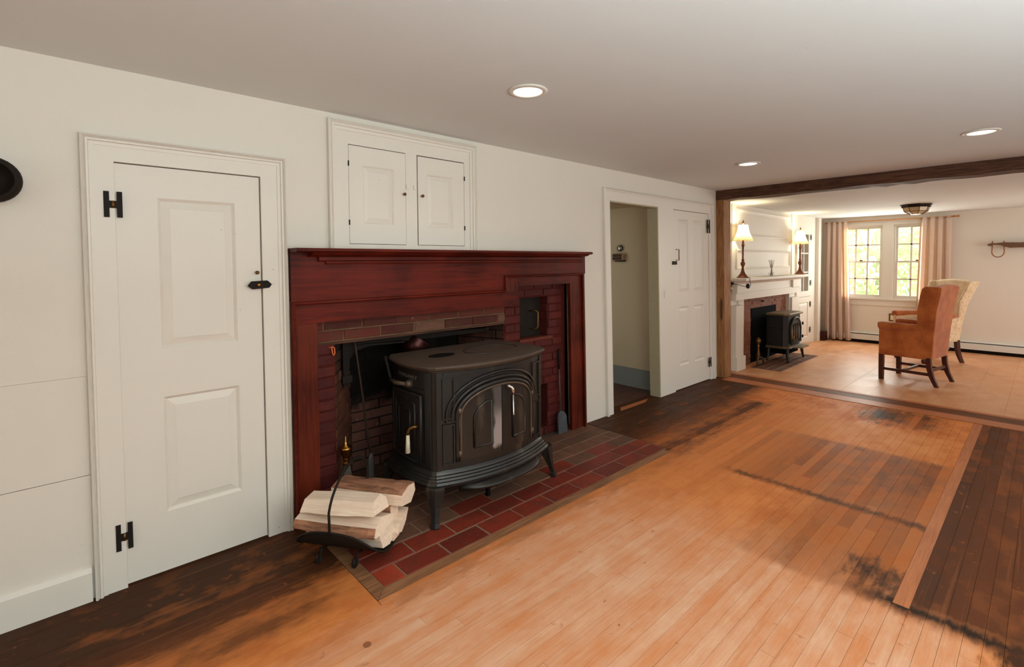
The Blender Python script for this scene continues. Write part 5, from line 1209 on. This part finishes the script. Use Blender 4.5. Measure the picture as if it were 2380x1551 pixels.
# far andiron
fa = empty('andiron', (6.66, -0.06, 0), 'dull brass andiron left of the small far stove', 'andiron')
MB().lathe([(0.022, 0.09), (0.030, 0.10), (0.018, 0.15), (0.012, 0.22), (0.018, 0.25), (0.010, 0.262), (0.026, 0.285), (0.032, 0.31), (0.024, 0.335), (0.008, 0.348), (0.0, 0.36)], (6.66, -0.055, 0), 16).build('post', M_BRASSD, fa)
MB().tube([(6.56, -0.09, 0.002), (6.57, -0.085, 0.06), (6.60, -0.07, 0.085), (6.66, -0.06, 0.095), (6.72, -0.07, 0.085), (6.75, -0.085, 0.06), (6.76, -0.09, 0.002)], 0.016, 8).build('feet', M_IRONGOLD, fa, 'worn arched feet')

# ================================================================== WING CHAIRS
def superbox(mb, x0, x1, y0, y1, z0, z1): return mb.box(x0, x1, y0, y1, z0, z1)
def wing_chair(name, loc, rz, fab, seatfab, label, armfab, ball=False, sc=1.0, flare=0.0, rec=0.075, ysc=1.0, wf=0.130, xsc=1.0, cat='armchair'):
    e = empty(name, loc, label, cat, None, rz=rz)
    def bd(mb, nm, mat, bev, lab=None):
        mb.v = [(v[0]*sc*xsc, v[1]*sc*ysc, v[2]*sc) for v in mb.v]
        o = mb.build(nm, mat, e, lab, local=True, bevel=bev*sc)
        for p in o.data.polygons: p.use_smooth = True if bev > 0.012 else p.use_smooth
        return o
    W = 0.262; D0, D1 = -0.235, 0.245
    bd(B(-W+0.05, W-0.05, D0+0.06, D1-0.01, 0.285, 0.425), 'seat_frame', fab, 0.008)
    bd(B(-W+0.065, W-0.065, D0+0.11, D1-0.005, 0.426, 0.530), 'seat_cushion', seatfab, 0.028, 'pinkish seat cushion' if fab is M_SUEDE else None)
    # arms: outer panel and rolled top
    for s in (-1, 1):
        xo = s*W; xi = s*(W-0.055)
        m = MB().box(min(xo, xi), max(xo, xi), D0+0.05, D1, 0.282, 0.600); bd(m, 'arm_panel', fab, 0.010)
        pts = [(s*(W-0.020), D1+0.002, 0.604), (s*(W-0.020), D1-0.02, 0.608), (s*(W-0.018), 0.08, 0.610), (s*(W-0.018), -0.08, 0.612), (s*(W-0.022), -0.16, 0.615)]
        m = MB().tube(pts, [0.044, 0.046, 0.042, 0.040, 0.034], 14); bd(m, 'arm_roll', armfab, 0.0, None if armfab is fab else 'rust brown rolled arm')
    # back: reclined slab with a slightly arched top, widening upwards
    N = 10; rs = []
    for k in range(N+1):
        f = -1+2*k/N; zt = 1.050+0.026*(1-f*f); row = []
        for z, yb in ((0.282, D0+0.005), (0.55, D0-rec*0.15), (0.80, D0-rec*0.45), (0.95, D0-rec*0.8), (zt, D0-rec)):
            g = (W-0.014)*(0.94+0.17*min(1, (z-0.28)/0.78)); row.append((f*g, yb, z))
        g = (W-0.014)*1.11
        row += [(f*g, D0-rec+0.045, zt+0.012), (f*g, D0-rec+0.090, zt-0.004), (f*g*0.97, D0+0.105, 0.45), (f*g*0.93, D0+0.105, 0.282)]
        rs.append(row)
    bd(MB().rings(rs, smooth=False), 'backrest', fab, 0.012)
    # wings
    for s in (-1, 1):
        prof = [(D0+0.01, 0.60), (D0+wf, 0.60), (D0+wf+0.002, 0.80), (D0+wf-0.002-rec*0.3, 0.96), (D0+wf-0.012-rec*0.4, 1.040), (D0+wf-0.040-rec*0.4, 1.064), (D0-rec+0.01, 1.060), (D0-rec*0.7+0.01, 0.93)]
        mb = MB(); n = len(prof)
        def wx(z, o): return s*((W-0.040 if o == 0 else W-0.002)+0.030*(z-0.6)/0.45+(flare if z > 0.9 else 0))
        vs = [(wx(z, 0), y, z) for y, z in prof]+[(wx(z, 1), y, z) for y, z in prof]
        mb.add(vs, [tuple(range(n)), tuple(range(n, 2*n))[::-1]]+[(i, (i+1) % n, n+(i+1) % n, n+i) for i in range(n)])
        bd(mb, 'wing', fab, 0.012)
    # legs
    def leg(x, y, dx, dy, w0, w1):
        secs = [(0.300, 0, 0, w0), (0.20, 0.10, 0.10, w0*0.98), (0.10, 0.42, 0.42, (w0+w1)/2), (0.0, 1.0, 1.0, w1)]
        m = MB().rings([[(x+dx*f-w, y+dy*g-w, z), (x+dx*f+w, y+dy*g-w, z), (x+dx*f+w, y+dy*g+w, z), (x+dx*f-w, y+dy*g+w, z)] for z, f, g, w in secs], smooth=False)
        bd(m, 'leg', M_CHLEG, 0.0)
    if ball:
        for s in (-1, 1): bd(MB().lathe([(0.016, 0.29), (0.026, 0.24), (0.020, 0.14), (0.016, 0.07), (0.034, 0.045), (0.036, 0.025), (0.024, 0.0), (0.0, 0.0)], (s*(W-0.035), D1-0.035, 0), 14), 'leg', M_CHLEG, 0.0)
    else:
        for s in (-1, 1): leg(s*(W-0.024), D1-0.024, 0, 0, 0.022, 0.020)
    for s in (-1, 1): leg(s*(W-0.034), D0+0.035, 0, -0.075, 0.022, 0.018)
    if not ball:
        for s in (-1, 1): bd(B(s*(W-0.024)-0.009, s*(W-0.024)+0.009, D0+0.01, D1-0.04, 0.110, 0.140), 'stretcher', M_CHLEG, 0.0)
        bd(B(-W+0.03, W-0.03, 0.02, 0.042, 0.112, 0.138), 'stretcher', M_CHLEG, 0.0)
        bd(B(-W+0.05, W-0.05, D0+0.01, D0+0.03, 0.150, 0.178), 'stretcher', M_CHLEG, 0.0)
    return e
fx_, fy_ = 0.17, 0.985
wing_chair('wing_chair', (7.035, -1.585, 0), atan2(fy_, fx_)-pi/2, M_SUEDE, M_SUEDE, 'rust orange wing chair with dark wooden legs, back to the camera', M_SUEDE)
wing_chair('wing_chair', (8.52, -1.50, 0), radians(52), M_CREAM, M_SEAT, 'cream patterned wing chair standing behind the rust orange one', M_SUEDE, ball=True, sc=1.0, flare=0.02, rec=0.19, ysc=1.08, xsc=0.92, wf=0.05)

# ================================================================== OUTSIDE
B(9.95, 30, -14, 10, -0.6, -0.5).build('lawn', M_GRASS, label='sunlit lawn outside the far window', cat='lawn', kind='structure')
def bush(x, y, z, r, seed, label):
    rnd = random.Random(seed); e = empty('tree', (x, y, -0.5), label, 'tree', 'trees outside the far window')
    MB().tube([(x, y, -0.5), (x, y, z)], 0.12, 8).build('trunk', M_TRUNK, e)
    mb = MB(); N = 2600
    for i in range(N):
        d = Vector((rnd.gauss(0, 1), rnd.gauss(0, 1), rnd.gauss(0, 1))).normalized()*r*rnd.uniform(0.72, 1.0); c = Vector((x, y, z))+d
        a = Vector((rnd.gauss(0, 1), rnd.gauss(0, 1), rnd.gauss(0, 1))).normalized(); b = a.orthogonal().normalized(); s = 0.07*r*rnd.uniform(0.5, 1.1)
        mb.add([c-a*s, c+b*s*0.5, c+a*s, c-b*s*0.5], [(0, 1, 2, 3)])
    mb.build('foliage', M_LEAF, e, kind='stuff', recalc=False)
for i, (x, y, z, r, lab) in enumerate(((14.3, 1.9, 1.5, 1.5, 'pale sunlit tree seen through the left sash window'), (14.8, -1.5, 1.7, 1.5, 'pale sunlit tree seen through the right sash window'), (21, 1.4, 2.6, 3.4, 'large pale tree behind the two nearer trees outside'), (21, -6.0, 2.4, 3.2, 'large tree outside to the right of the windows'), (20, 8.8, 2.4, 3.2, 'large tree outside to the left of the windows'))):
    bush(x, y, z, r, i, lab)
